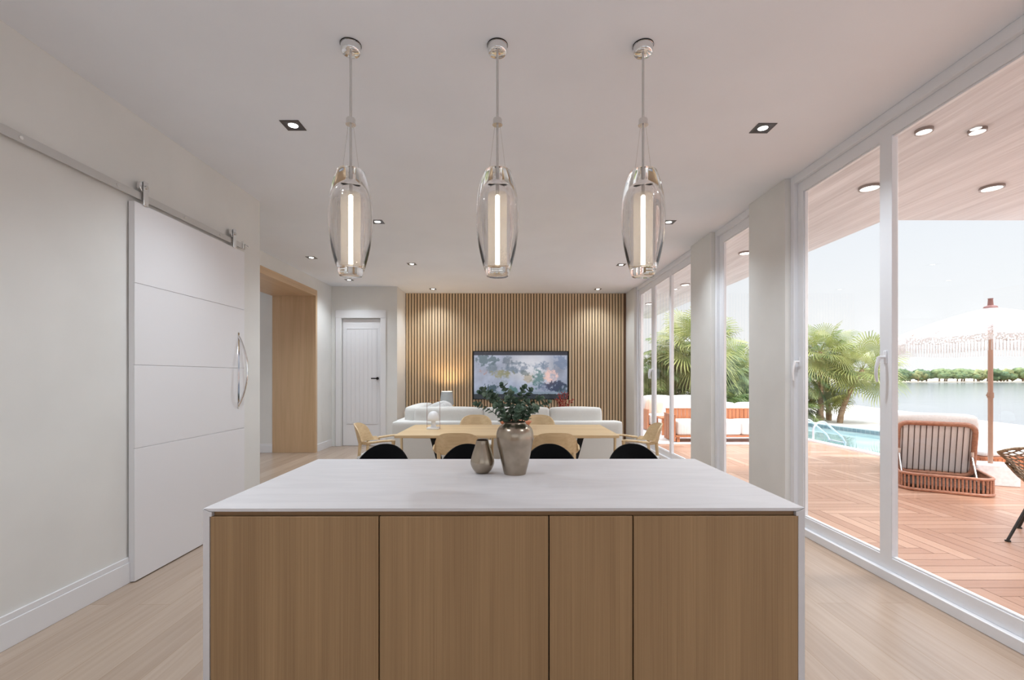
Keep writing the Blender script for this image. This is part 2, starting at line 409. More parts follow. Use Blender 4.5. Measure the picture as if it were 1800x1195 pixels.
na = N(t, 'ShaderNodeTexNoise'); na.inputs['Scale'].default_value = 1; na.inputs['Detail'].default_value = 5; L(t, mapping(t, (60, 3, 1)), na.inputs['Vector'])
nb_ = N(t, 'ShaderNodeTexNoise'); nb_.inputs['Scale'].default_value = 1; nb_.inputs['Detail'].default_value = 5; L(t, mapping(t, (3, 60, 1)), nb_.inputs['Vector'])
mg = N(t, 'ShaderNodeMix'); mg.data_type = 'FLOAT'; L(t, sp.outputs[1], mg.inputs[0]); L(t, na.outputs['Fac'], mg.inputs[2]); L(t, nb_.outputs['Fac'], mg.inputs[3])
mm = N(t, 'ShaderNodeMix'); mm.data_type = 'FLOAT'; mm.inputs[0].default_value = .5; L(t, mg.outputs[0], mm.inputs[2]); L(t, sp.outputs[0], mm.inputs[3])
rr = N(t, 'ShaderNodeValToRGB'); rr.color_ramp.elements[0].position = .02; rr.color_ramp.elements[1].position = .98
rr.color_ramp.elements[0].color = srgb(162, 118, 94); rr.color_ramp.elements[1].color = srgb(206, 168, 144)
L(t, mm.outputs[0], rr.inputs[0]); L(t, rr.outputs[0], b.inputs['Base Color'])
me.materials.append(md); dk = bpy.data.objects.new('floor_deck', me); COL.objects.link(dk); struct(dk)
struct(MB().box(2.72, XP, -3, 13.2, -.25, -.004).box(XP, 13, -3, YP, -.25, -.004).prism([(XP, YP), (XP+.55, YP), (XP, YP+.55)], -.25, -.004).build('floor_deck_base', mat('deck_gap', srgb(110, 70, 50), .8), smooth=0))
# pool
sand = noisy('sand', srgb(196, 187, 174), srgb(216, 208, 198), 6, .95, .4, 8)
pool_out = [(XP, YP+.55), (XP+.1, YP+.3), (XP+.3, YP+.1), (XP+.55, YP), (9.3, YP), (9.62, YP+.15), (9.72, YP+.6), (9.7, 9.7), (9.55, 12), (9.1, 14.2), (8.6, 15.2), (7.6, 15.6), (6.8, 15.2), (XP, 14.2)]
def offset_poly(p, d):
    c = Vector((sum(a for a, b in p)/len(p), sum(b for a, b in p)/len(p))); out = []
    for i in range(len(p)):
        a = Vector(p[i-1]); b = Vector(p[i]); c2 = Vector(p[(i+1) % len(p)])
        n1 = Vector(((b-a).y, -(b-a).x)).normalized(); n2 = Vector(((c2-b).y, -(c2-b).x)).normalized()
        n = (n1+n2).normalized(); out.append(tuple(b+n*d/max(.5, n.dot(n1))))
    return out
inn = offset_poly(pool_out, -.14)
cop = MB(); n = len(pool_out)
for i in range(n):
    a, b2, c, d = pool_out[i], pool_out[(i+1) % n], inn[(i+1) % n], inn[i]
    cop.add([(p[0], p[1], z) for z in (-.1, .035) for p in (a, b2, c, d)], [(0, 1, 2, 3), (4, 5, 6, 7), (0, 1, 5, 4), (2, 3, 7, 6)])
struct(cop.build('trim_pool_coping', mat('white_coping', srgb(240, 240, 240), .6), weld=True, smooth=30))
tile = mat('pool_tile', srgb(120, 175, 190), .3); t = tile.node_tree
br = N(t, 'ShaderNodeTexBrick'); br.offset = 0; br.inputs['Scale'].default_value = 1; br.inputs['Brick Width'].default_value = .1; br.inputs['Row Height'].default_value = .1; br.inputs['Mortar Size'].default_value = .006
br.inputs['Color1'].default_value = srgb(110, 170, 190); br.inputs['Color2'].default_value = srgb(150, 195, 205); br.inputs['Mortar'].default_value = srgb(210, 225, 230)
c_ = N(t, 'ShaderNodeTexCoord'); sx = N(t, 'ShaderNodeSeparateXYZ'); L(t, c_.outputs['Object'], sx.inputs[0]); ad = N(t, 'ShaderNodeMath', operation='ADD'); L(t, sx.outputs[0], ad.inputs[0]); L(t, sx.outputs[1], ad.inputs[1])
cx_ = N(t, 'ShaderNodeCombineXYZ'); L(t, ad.outputs[0], cx_.inputs[0]); L(t, sx.outputs[2], cx_.inputs[1]); L(t, cx_.outputs[0], br.inputs['Vector']); L(t, br.outputs['Color'], t.nodes['Principled BSDF'].inputs['Base Color'])
pl = MB()
for i in range(n):
    a, b2 = inn[i], inn[(i+1) % n]; pl.add([(a[0], a[1], .0), (b2[0], b2[1], .0), (b2[0], b2[1], -.9), (a[0], a[1], -.9)], [(0, 1, 2, 3)])
pl.add([(p[0], p[1], -.9) for p in inn], [tuple(range(n))])
struct(pl.build('pool_basin', tile, smooth=0))
wm = noisy('pool_water', srgb(140, 178, 176), srgb(176, 204, 198), 1.2, .03, .1, 3)
wm.node_tree.nodes['Principled BSDF'].inputs['Transmission Weight'].default_value = .3
struct(MB().add([(p[0], p[1], -.10) for p in inn], [tuple(range(n))]).build('pool_water', wm, smooth=0))
# sand around, lake and far shore
sd_ = MB()
sd_.box(9.9, 13.0, YP+.02, 60, -.8, -.12).box(-30, 9.9, 15.7, 60, -.8, -.12).box(-30, 6.4, 13.2, 15.7, -.8, -.12)
sd_.prism([(9.9, 15.7), (8.3, 15.7), (9.3, 14.2), (9.72, 12), (9.85, 9.7), (9.9, YP+.02)], -.8, -.12)
wl = lambda y: 22.2+(y-21.9)*.225
sd_.add([(13, -30, -.121), (wl(-30)-4, -30, -.30), (wl(-30)+1, -30, -.72), (13, 60, -.121), (wl(60)-4, 60, -.30), (wl(60)+1, 60, -.72)], [(0, 1, 4, 3), (1, 2, 5, 4)])
struct(sd_.build('ground_sand', sand, smooth=0))
lk = noisy('lake_water', srgb(108, 114, 118), srgb(120, 126, 129), (.05, 1.5, 1), .12, .15, 3, bdist=.05)
struct(MB().add([(-300, -200, -.6), (900, -200, -.6), (900, 300, -.6), (-300, 300, -.6)], [(0, 1, 2, 3)]).build('lake', lk, smooth=0))
fs = MB(); random.seed(3)
pts = [(-40+i*6, 162.5+random.uniform(-1, 1)) for i in range(80)]
fs.prism(pts+[(440, 420), (-40, 420)], -.7, -.25)
struct(fs.build('ground_far_shore', noisy('far_sand', srgb(196, 182, 162), srgb(210, 200, 182), .4, .95), smooth=0))

# ================================================================== KITCHEN ISLAND
IZ = .92; Y1, Y2 = 1.704, 2.725; X0, X1 = -1.119, 1.080
isl = thing('kitchen_island', 'large kitchen island with white waterfall worktop and flat oak cabinet fronts', 'kitchen island', (0, 0, 0))
def stone_mat():
    m = noisy('white_stone', srgb(210, 207, 209), srgb(217, 214, 216), (3, 14, 3), .42, .05, 5, dist=.8)
    return m
M_stone = stone_mat()
th = .024
# mitred slab: bottom corners cut at 45 degrees
def slab(pts_xz, y0, y1): # prism along Y
    n = len(pts_xz); vs = [(x, y0, z) for x, z in pts_xz]+[(x, y1, z) for x, z in pts_xz]
    return vs, [tuple(range(n)), tuple(range(n, 2*n))[::-1]]+[(i, n+i, n+(i+1) % n, (i+1) % n) for i in range(n)]
top = MB().add(*slab([(X0, IZ), (X1, IZ), (X1-th, IZ-.011-.0), (X1-th-.006, IZ-.012), (X0+th+.006, IZ-.012), (X0+th, IZ-.011)], Y1, Y2))
top.build('worktop', M_stone, isl, .001)
for s, xe in ((1, X0), (-1, X1)):
    MB().add(*slab([(xe, IZ-.0025), (xe+s*th, IZ-.0135), (xe+s*(th+.008), IZ-.0135), (xe+s*(th+.008), IZ-.03), (xe+s*th, IZ-.03), (xe+s*th, 0), (xe, 0)], Y1, Y2)).build('side_panel', M_stone, isl, .0008)
cx0, cx1 = X0+th+.0015, X1-th-.0015
rbox('carcass', M_dark, isl, cx0, cx1, Y1+.022, Y2-.36, .1, IZ-.012, bevel=0)
rbox('finger_rail', M_rail, isl, cx0+.009, cx1-.009, Y1+.012, Y1+.022, IZ-.0295, IZ-.0125, bevel=.001)
rbox('plinth', M_dark, isl, cx0+.01, cx1-.01, Y1+.07, Y1+.08, 0, .1, bevel=.001)
DTOP = .8895
edges = [370, 666.5, 965, 1113, 1408.5]
xe = [(e-896.5)*Y1/820 for e in edges]
for i in range(4):
    rbox('cabinet_door', M_cab, isl, max(cx0, xe[i]+.0025), min(cx1, xe[i+1]-.0025), Y1, Y1+.02, .1, DTOP, bevel=.0008)
# ================================================================== VASES AND EUCALYPTUS
M_bronze = noisy('bronze_glaze', srgb(178, 166, 150), srgb(156, 143, 127), 14, .27, 0, 5, metal=.95)
def vase(name, label, loc, prof, inner):
    v = thing(name, label, 'vase', loc)
    MB().lathe(prof, n=48).build('body', M_bronze, v, smooth=50, weld=True)
    MB().lathe(inner, n=48).build('rim', mat('dark_rim', srgb(58, 46, 38), .4, .6), v, smooth=50, weld=True)
    return v
def smoothprof(keys, n=36):
    zs = [k[1] for k in keys]; out = []
    for i in range(n+1):
        z = zs[0]+(zs[-1]-zs[0])*i/n
        for j in range(len(keys)-1):
            if keys[j][1] <= z <= keys[j+1][1]+1e-9: break
        p0 = keys[max(0, j-1)]; p1 = keys[j]; p2 = keys[j+1]; p3 = keys[min(len(keys)-1, j+2)]
        t = (z-p1[1])/max(1e-9, p2[1]-p1[1])
        m1 = (p2[0]-p0[0])/max(1e-9, p2[1]-p0[1])*(p2[1]-p1[1]); m2 = (p3[0]-p1[0])/max(1e-9, p3[1]-p1[1])*(p2[1]-p1[1])
        r = (2*t**3-3*t**2+1)*p1[0]+(t**3-2*t**2+t)*m1+(-2*t**3+3*t**2)*p2[0]+(t**3-t**2)*m2
        out.append((r, z))
    return out
big = smoothprof([(.054, 0), (.064, .04), (.078, .10), (.090, .160), (.0925, .185), (.090, .208), (.080, .230), (.062, .2445), (.054, .2495), (.053, .256)])
vb = vase('bronze_vase', 'large bronze-grey shouldered vase holding eucalyptus on the white island', (.024, 2.31, IZ), [(0, 0)]+big+[(.050, .257), (.048, .24), (.06, .2), (0, .19)], [(.0535, .2555), (.052, .2585), (.049, .257), (.050, .254)])
small = smoothprof([(.030, 0), (.046, .018), (.0585, .045), (.058, .065), (.047, .105), (.034, .145), (.030, .163)])
vs_ = vase('bronze_vase', 'small empty teardrop bronze vase left of the vase with eucalyptus', (-.138, 2.33, IZ), [(0, 0)]+small+[(.027, .163), (.030, .14), (.04, .1), (0, .09)], [(.0302, .1625), (.0288, .1652), (.0265, .164), (.0275, .16)])
def leaf_mat(name, c1, c2, rough=.5, sc=8, trans=0):
    m = noisy(name, c1, c2, sc, rough, 0, 2)
    if trans:
        t = m.node_tree; b = t.nodes['Principled BSDF']; out = t.nodes['Material Output']
        tl = N(t, 'ShaderNodeBsdfTranslucent'); src = b.inputs['Base Color'].links[0].from_socket; L(t, src, tl.inputs[0])
        mx = N(t, 'ShaderNodeMixShader'); mx.inputs[0].default_value = trans; L(t, b.outputs[0], mx.inputs[1]); L(t, tl.outputs[0], mx.inputs[2]); L(t, mx.outputs[0], out.inputs[0])
    return m
M_euc = leaf_mat('eucalyptus_leaf', srgb(74, 100, 82), srgb(118, 138, 116), .5, 20)
M_stem = mat('green_stem', srgb(84, 98, 70), .6)
def euc_leaf(mb, p, d, nrm, r):
    d = d.normalized(); side = nrm.cross(d); side = side.normalized() if side.length > 1e-4 else Vector((1, 0, 0)); up = d.cross(side)
    cup = r*.22; n = 8; base = p
    c = p+d*r*.95+up*cup*.2
    ring = [c+d*r*math.cos(2*math.pi*k/n)*1.02+side*r*math.sin(2*math.pi*k/n)*.92+up*(cup*(.6 if k % 4 else .2)) for k in range(n)]
    vs = [c-up*cup*.3]+ring+[q-up*.0012 for q in [c-up*cup*.3]+ring]
    fs = [(0, 1+k, 1+(k+1) % n) for k in range(n)]+[(n+1, n+2+(k+1) % n, n+2+k) for k in range(n)]
    mb.add(vs, fs)
pt_ = thing('eucalyptus_bunch', 'bunch of dark green eucalyptus sprigs with round leaves in the large vase', 'plant', (.024, 2.31, IZ+.2))
rnd = random.Random(11)
lf = MB(); st = MB()
ends = [(-.185, -.03, .145), (-.16, .06, .215), (-.12, -.03, .20), (-.06, .03, .235), (-.035, -.05, .17), (.01, .05, .16), (.045, -.02, .225), (.075, .03, .21), (.06, -.07, .16), (.16, -.02, .155), (.13, .05, .17), (-.10, .08, .16), (-.02, .10, .20), (.10, -.07, .13), (-.09, -.09, .14), (-.14, -.06, .19), (.02, -.09, .13), (-.17, .02, .20)]
for ex, ey, ez in ends:
    p0 = Vector((ex*.12, ey*.12, 0)); p3 = Vector((ex, ey, ez)); p1 = p0+Vector((ex*.1, ey*.1, ez*.45)); p2 = p0+Vector((ex*.62, ey*.62, ez*.95))
    pts = []
    for i in range(13):
        t = i/12; pts.append(p0*(1-t)**3+p1*3*t*(1-t)**2+p2*3*t*t*(1-t)+p3*t**3)
    st.tube(pts, [.0022-.0001*i for i in range(13)], 6)
    for i in range(2, 13):
        if pts[i].z < .06: continue
        dr = (pts[i]-pts[i-1]).normalized()
        for k in range(3):
            a = rnd.random()*6.28; perp = dr.orthogonal().normalized(); perp = Matrix.Rotation(a, 3, dr) @ perp
            d = (perp+dr*rnd.uniform(.2, .8)).normalized()
            euc_leaf(lf, pts[i], d, dr+Vector((rnd.uniform(-.4, .4),)*3), rnd.uniform(.0105, .0155)*(1 if i < 12 else .7))
    euc_leaf(lf, pts[-1], (pts[-1]-pts[-2]), Vector((0, -1, .5)), .012)
st.build('stems', M_stem, pt_); lf.build('leaves', M_euc, pt_, smooth=60)

# ================================================================== PENDANT LAMPS
def frost():
    m = bpy.data.materials.new('frosted_tube'); m.use_nodes = True; t = m.node_tree; t.nodes.clear()
    a = N(t, 'ShaderNodeBsdfTransparent'); a.inputs[0].default_value = (.98, .965, .94, 1); b = N(t, 'ShaderNodeBsdfTranslucent'); b.inputs[0].default_value = (.95, .92, .88, 1); c = N(t, 'ShaderNodeBsdfDiffuse'); c.inputs[0].default_value = (.9, .88, .85, 1)
    m1 = N(t, 'ShaderNodeMixShader'); L(t, b.outputs[0], m1.inputs[1]); L(t, c.outputs[0], m1.inputs[2])
    m2 = N(t, 'ShaderNodeMixShader'); m2.inputs[0].default_value = .09; L(t, a.outputs[0], m2.inputs[1]); L(t, m1.outputs[0], m2.inputs[2])
    o = N(t, 'ShaderNodeOutputMaterial'); L(t, m2.outputs[0], o.inputs[0]); return m
M_frost = frost()
def pendant(label, x, y):
    p = thing('pendant_lamp', label, 'pendant lamp', (x, y, CH))
    # everything hangs below z=0
    MB().lathe([(0, 0), (.054, 0), (.054, -.006), (.053, -.007), (.053, -.038), (.050, -.045), (.044, -.050), (.012, -.051), (0, -.051)], n=48).build('canopy', M_chrome, p, smooth=40, weld=True)
    MB().lathe([(.0545, -.0005), (.0565, -.0005), (.0565, -.006), (.0545, -.006)], n=48, closed=True).build('canopy_ring', M_black, p, smooth=40, weld=True)
    M_stemg = mat('pendant_stem_grey', srgb(205, 202, 200), .25, .3)
    MB().cyl((0, 0, -.05), (0, 0, -.72), .0065, n=16).cyl((0, 0, -.70), (0, 0, -.83), .010, n=16).build('stem', M_stemg, p)
    MB().lathe([(0, -.405), (.022, -.405), (.024, -.41), (.024, -.432), (.027, -.434), (.027, -.440), (0, -.440)], n=32).build('connector', M_nickel, p, smooth=40, weld=True)
    w = MB()
    for s in (-1, 1):
        w.tube([(s*.014, 0, -.44), (s*.046, 0, -.70), (s*.048, 0, -.735)], .0011, 6)
    w.build('suspension_wire', M_nickel, p)
    # thick clear glass vessel: outer surface and inner cavity
    prof = smoothprof([(.060, -1.268), (.082, -1.20), (.106, -1.09), (.117, -.97), (.113, -.86), (.098, -.77), (.075, -.700)], 30)
    cav = smoothprof([(.064, -1.215), (.069, -1.12), (.072, -.95), (.066, -.85), (.048, -.79), (.018, -.765)], 20)
    g = [(0, -1.270), (.057, -1.270)]+prof+[(.070, -.694), (.030, -.692), (.017, -.695)]+[(.0165, -.76)]+cav[::-1]+[(.055, -1.228), (0, -1.230)]
    MB().lathe(g, n=64).build('glass_shade', M_crystal, p, smooth=45, weld=True)
    MB().lathe([(.0515, -1.210), (.053, -1.210), (.053, -.835), (.0515, -.835)], n=40, closed=True).build('inner_tube', M_frost, p, smooth=40, weld=True)
    MB().lathe([(0, -.825), (.050, -.825), (.054, -.829), (.054, -.837), (0, -.837)], n=40).build('tube_cap', M_frost, p, smooth=40, weld=True)
    MB().lathe([(0, -1.206), (.054, -1.206), (.054, -1.214), (.05, -1.218), (0, -1.218)], n=40).build('tube_foot', M_frost, p, smooth=40, weld=True)
    MB().cyl((0, 0, -.837), (0, 0, -1.206), .0125, n=24).build('light_rod', emit('led_rod', (1, .90, .78, 1), 6), p)
    return p
pendant('clear glass pendant lamp, leftmost of the three over the island', -.873, 2.56)
pendant('clear glass pendant lamp in the middle of the three over the island', -.069, 2.56)
pendant('clear glass pendant lamp, rightmost of the three over the island', .731, 2.56)

# ================================================================== DOWNLIGHTS
def downlight(label, x, y, first=[None]):
    if first[0] is None:
        d = thing('ceiling_downlight', label, 'downlight', (x, y, CH), group='square recessed ceiling downlights')
        fr = MB(); a, b2 = .068, .036
        n = 32
        ring_o = [(a*max(-1, min(1, 1.42*math.cos(2*math.pi*k/n))), a*max(-1, min(1, 1.42*math.sin(2*math.pi*k/n)))) for k in range(n)]
        ring_i = [(b2*math.cos(2*math.pi*k/n), b2*math.sin(2*math.pi*k/n)) for k in range(n)]
        vs = [(x_, y_, z) for z in (0, -.004) for x_, y_ in ring_o]+[(x_, y_, -.004) for x_, y_ in ring_i]+[(x_*.9, y_*.9, -.001) for x_, y_ in ring_i]
        f = []
        for k in range(n):
            k2 = (k+1) % n
            f += [(k, k2, n+k2, n+k), (n+k, n+k2, 2*n+k2, 2*n+k), (2*n+k, 2*n+k2, 3*n+k2, 3*n+k)]
        fr.add(vs, f).build('trim_plate', mat('dark_steel', srgb(96, 94, 96), .3, .8), d, smooth=40)
        MB().lathe([(0, -.0022), (.033, -.0022), (.033, -.0012), (0, -.0012)], n=32).build('lens', emit('downlight_lens', (1, .98, .95, 1), 12), d, smooth=0)
        light('SPOT', 'bulb', d, (0, 0, -.012), SPOT_W, spot_size=R(128), spot_blend=1.0, shadow_soft_size=.035, color=(.84, .93, 1))
        first[0] = d; return d
    d = copy_tree(first[0]); d.location = (x, y, CH); d['label'] = label; return d
U = lambda py: (CH-CAMZ)/(662-py)
DL = [(516, 221, 'ceiling downlight nearest the camera, left of the pendants over the barn door side'),
      (1342, 224, 'ceiling downlight nearest the camera on the glazed side'),
      (664, 390, 'ceiling downlight just right of the left glass pendant'),
      (1176, 390, 'ceiling downlight just right of the right glass pendant'),
      (548, 453, 'ceiling downlight in front of the wooden portal'),
      (724, 464, 'ceiling downlight between the left and middle pendants, before the closet corner'),
      (1092, 465, 'ceiling downlight just left of the right glass pendant'),
      (614, 492, 'ceiling downlight above the white door, under the left pendant'),
      (761, 508, 'ceiling downlight near the left part of the slatted wall'),
      (1051, 508, 'ceiling downlight near the right part of the slatted wall')]
dim = None
for px, py, lab in DL:
    d = downlight(lab, (px-896.5)*U(py), 820*U(py))
    if py > 490:      # the row by the far walls is dimmed
        for ch in [o for o in bpy.data.objects if o.parent == d and o.type == 'LIGHT']:
            if dim is None: dim = ch.data.copy(); dim.energy *= .6
            ch.data = dim
for x, y, l_ in ((-1.53, 1.2, 'ceiling downlight over the aisle by the barn door, level with the island front'), (1.79, 1.2, 'ceiling downlight by the big sliding window, level with the island front'), (-1.53, -1.4, 'ceiling downlight at the rear of the kitchen, barn door side'), (1.79, -1.4, 'ceiling downlight at the rear of the kitchen, window side')):
    downlight(l_, x, y)

# ================================================================== BARN DOOR
bd = thing('barn_door', 'wide white sliding barn door with three grooves hung on the left wall', 'sliding door', (0, 0, 0))
by0, by1, bz1 = 3.18, 4.49, 2.595
zs = [.008, .91, 1.48, 2.04, bz1]
g = MB()
for i in range(4): g.box(-2.558, -2.550, by0, by1, zs[i]+(.0015 if i else 0), zs[i+1]-(.0015 if i < 3 else 0))
MB().box(-2.592, -2.5575, by0, by1, .008, bz1).build('door_slab', M_white, bd, .001)
g.build('face_panel', M_white, bd, .002)
hm = MB()
hp = [(-2.552+.085*math.sin(math.pi*i/24)**.8 if 0 < i < 24 else -2.552, 4.39, 1.785-.655*i/24) for i in range(25)]
hm.tube(hp, .010, 12, flat=1.0)
hm.build('bow_handle', M_chrome, bd)
MB().box(-2.550, -2.546, 4.378, 4.402, 1.10, 1.815).build('handle_plate', M_chrome, bd, .002)
rl = thing('barn_door_rail', 'long flat chrome rail above the white sliding door', 'door rail', (0, 0, 0))
MB().box(-2.566, -2.558, -1.2, 4.52, 2.625, 2.675).build('rail', mat('satin_rail', (.62, .61, .60, 1), .42, .6), rl, .001)
for y in (-.4, .55, 1.5, 2.45, 3.05, 3.68, 4.12): MB().cyl((-2.60, y, 2.65), (-2.554, y, 2.65), .010, n=14).build('standoff_bolt', M_nickel, rl)
MB().box(-2.568, -2.545, 4.46, 4.475, 2.625, 2.69).cyl((-2.555, 4.50, 2.665), (-2.555, 4.555, 2.665), .013, n=14).build('end_stop', M_chrome, rl, .002)
for y in (3.27, 4.32):
    hgr = MB().box(-2.548, -2.540, y-.022, y+.022, 2.588, 2.76).build('hanger_strap', M_chrome, bd, .003)
    MB().cyl((-2.575, y, 2.72), (-2.550, y, 2.72), .043, n=28).build('roller', M_chrome, hgr, .003)
    MB().cyl((-2.575, y, 2.72), (-2.533, y, 2.72), .013, n=12).build('bolt', M_nickel, hgr)

# ================================================================== SLAT WALL
sw_ = thing('slat_panel', 'vertical oak slat panelling with dark gaps covering the far wall', 'wall panel', (0, YS-.047, 0))
sl = MB(); x = -2.275; nS = 75; pit = (2.49+2.275)/nS
for i in range(nS): sl.box(x+i*pit+.008, x+(i+1)*pit-.010, 0, .022, .0, CH-.002)
sl.build('slats', wood('slat_oak', srgb(226, 202, 168), srgb(204, 176, 140), 'z', .5, 80, 14), sw_, .0015, 1)
MB().box(x, 2.49, .022, .045, 0, CH-.002).build('backing_felt', mat('dark_felt', srgb(52, 38, 30), .95), sw_, smooth=0)
MB().box(2.49, 2.528, -.01, .045, 0, CH-.002).build('end_strip', wood('end_strip_wood', srgb(120, 86, 62), srgb(96, 66, 46), 'z', .5), sw_, .002)

# ================================================================== TV
def tv_picture(nx=220, ny=124):
    random.seed(4); mb = MB(); W_, H_ = 2.02, 1.02
    me = bpy.data.meshes.new('screen'); vs = []; fs = []; cols = []
    def F(x, y, s, o=0): return noise.fractal(Vector((x*s, y*s, o)), 1.0, 2.0, 4)
    def pix(u, v):
        m = F(u*2.2, v*1.4, 1.7, 3); m2 = F(u*2.2, v*1.2, 3.5, 8)
        c = Vector((.56, .58, .64))*(1+.16*m+.10*m2)
        c = c.lerp(Vector((.80, .79, .80)), max(0, 1-((u-.60)/.30)**2-((v-.66)/.42)**2)*.75)
        c = c.lerp(Vector((.42, .48, .58)), max(0, .55-v)*.6)
        fine = F(u*2, v*1.1, 16, 9); fine2 = F(u*2, v*1.1, 34, 5); f1 = .9*F(u*2, v, 8, 9)+.8*fine+.5*fine2
        def blob(cu, cv, ru, rv, col, a, soft=1.1):
            nonlocal c
            d = ((u-cu)/ru)**2+((v-cv)/rv)**2+f1*1.1
            if d < 1: c = c.lerp(Vector(col), a*min(1, (1-d)*soft))
        blob(.45, .66, .16, .13, (.40, .44, .50), .7); blob(.66, .70, .05, .06, (.44, .49, .56), .7, .8); blob(.755, .70, .045, .11, (.38, .43, .50), .8); blob(.86, .60, .09, .08, (.46, .48, .54), .6)
        blob(.38, .62, .09, .10, (.36, .41, .46), .6); blob(.47, .74, .08, .06, (.42, .46, .50), .5)
        blob(.13, .84, .12, .15, (.30, .36, .38), .75, 2); blob(.19, .66, .06, .12, (.34, .39, .42), .6, 2); blob(.36, .80, .05, .10, (.34, .38, .42), .6, 2); blob(.95, .78, .12, .16, (.40, .45, .54), .7, 1.5)
        blob(.30, .52, .12, .10, (.50, .48, .34), .8); blob(.32, .40, .05, .15, (.42, .46, .44), .4); blob(.59, .44, .09, .12, (.58, .52, .42), .6)
        blob(.70, .42, .08, .20, (.30, .42, .42), .8, 1.6); blob(.82, .44, .08, .20, (.86, .70, .66), .85); blob(.09, .57, .06, .06, (.60, .44, .40), .6); blob(.55, .55, .05, .06, (.34, .38, .38), .6, 2)
        blob(.19, .20, .07, .13, (.20, .27, .30), .85, 2); blob(.88, .27, .11, .12, (.18, .21, .29), .85, 2); blob(.40, .16, .09, .10, (.24, .38, .36), .75, 2); blob(.73, .26, .05, .14, (.32, .36, .46), .6); blob(.97, .16, .07, .12, (.2, .26, .30), .7, 2)
        if v < .15+.01*fine: c = c.lerp(Vector((.40, .46, .50)), .55)
        if v < .10+.03*F(u*2, 1, 6, 2): c = c.lerp(Vector((.08, .09, .10)), .75)
        if v > .925: c = Vector((.20, .20, .23))
        return [max(0, min(1, q))**2.25 for q in c]
    for j in range(ny+1):
        for i in range(nx+1):
            vs.append(((i/nx-.5)*W_, 0, (j/ny-.5)*H_)); cols += pix(i/nx, j/ny)+[1]
    fs = [(j*(nx+1)+i, j*(nx+1)+i+1, (j+1)*(nx+1)+i+1, (j+1)*(nx+1)+i) for j in range(ny) for i in range(nx)]
    me.from_pydata(vs, [], fs); at = me.color_attributes.new('picture', 'FLOAT_COLOR', 'POINT'); at.data.foreach_set('color', cols)
    return me
tv = thing('television', 'wide flat television on the slatted wall showing a misty forest landscape', 'television', (.230, YS-.10, 1.432))
rbox('bezel', mat('tv_black', srgb(16, 16, 18), .3), tv, -1.035, 1.035, -.018, .04, -.525, .525, bevel=.004)
me = tv_picture(); ms = bpy.data.materials.new('tv_picture'); ms.use_nodes = True; t = ms.node_tree; b = t.nodes['Principled BSDF']
vc = N(t, 'ShaderNodeVertexColor', layer_name='picture'); b.inputs['Base Color'].default_value = (.01, .01, .01, 1); b.inputs['Roughness'].default_value = .12
L(t, vc.outputs[0], b.inputs['Emission Color']); b.inputs['Emission Strength'].default_value = .85
me.materials.append(ms); o = bpy.data.objects.new('screen', me); COL.objects.link(o); o.parent = tv; o.location = (0, -.0195, 0)
rbox('wall_mount', M_black, tv, -.3, .3, .04, .055, -.2, .2)

# ================================================================== SOFA
sf = thing('sectional_sofa', 'long light grey fabric corner sofa seen from behind', 'sofa', (0, 7.15, 0))
sb = MB().cushion(-1.815, 1.735, 0, .22, .06, .715, .045, 0, 10)
sb.build('back_frame', M_sofa, sf, weld=True, smooth=60)
MB().cushion(-1.815, -1.56, .19, 1.75, .06, .715, .045, 0, 10).build('left_side_frame', M_sofa, sf, weld=True, smooth=60)
MB().cushion(-1.58, 1.735, .2, 1.0, .06, .30, .04, 0).cushion(-1.58, -.6, .95, 1.75, .06, .30, .04, 0).build('base', M_sofa, sf, weld=True, smooth=60)
for a, b2, c, d in ((-1.56, -.52, .22, 1.7), (-.50, .58, .22, 1.0), (.60, 1.70, .22, 1.0)):
    MB().cushion(a, b2, c, d, .29, .48, .06, .02).build('seat_cushion', M_sofa, sf, weld=True, smooth=60)
for a, b2 in ((-1.50, -.42), (-.41, .62), (.63, 1.44)):
    MB().cushion(a, b2, .10, .36, .46, .925, .05, .015, M=Matrix.Rotation(R(-3), 4, 'X')).build('back_cushion', M_sofa, sf, weld=True, smooth=60)
MB().cushion(-1.68, -1.42, .25, 1.5, .46, .92, .06, .015).build('side_cushion', M_sofa, sf, weld=True, smooth=60)
for sx in (-1.7, 1.62):
    MB().cyl((sx, .1, 0), (sx, .1, .07), .02).build('foot', M_black, sf)
cu = MB().cushion(-.24, .24, -.07, .07, -.22, .22, .06, .05, M=Matrix.Rotation(R(-25), 4, 'Y'))
o = tag(cu.build('scatter_cushion', M_boucle, weld=True, smooth=60), 'white scatter cushion standing tilted on the left end of the sofa', 'cushion'); o.location = (-1.19, 7.95, .70)
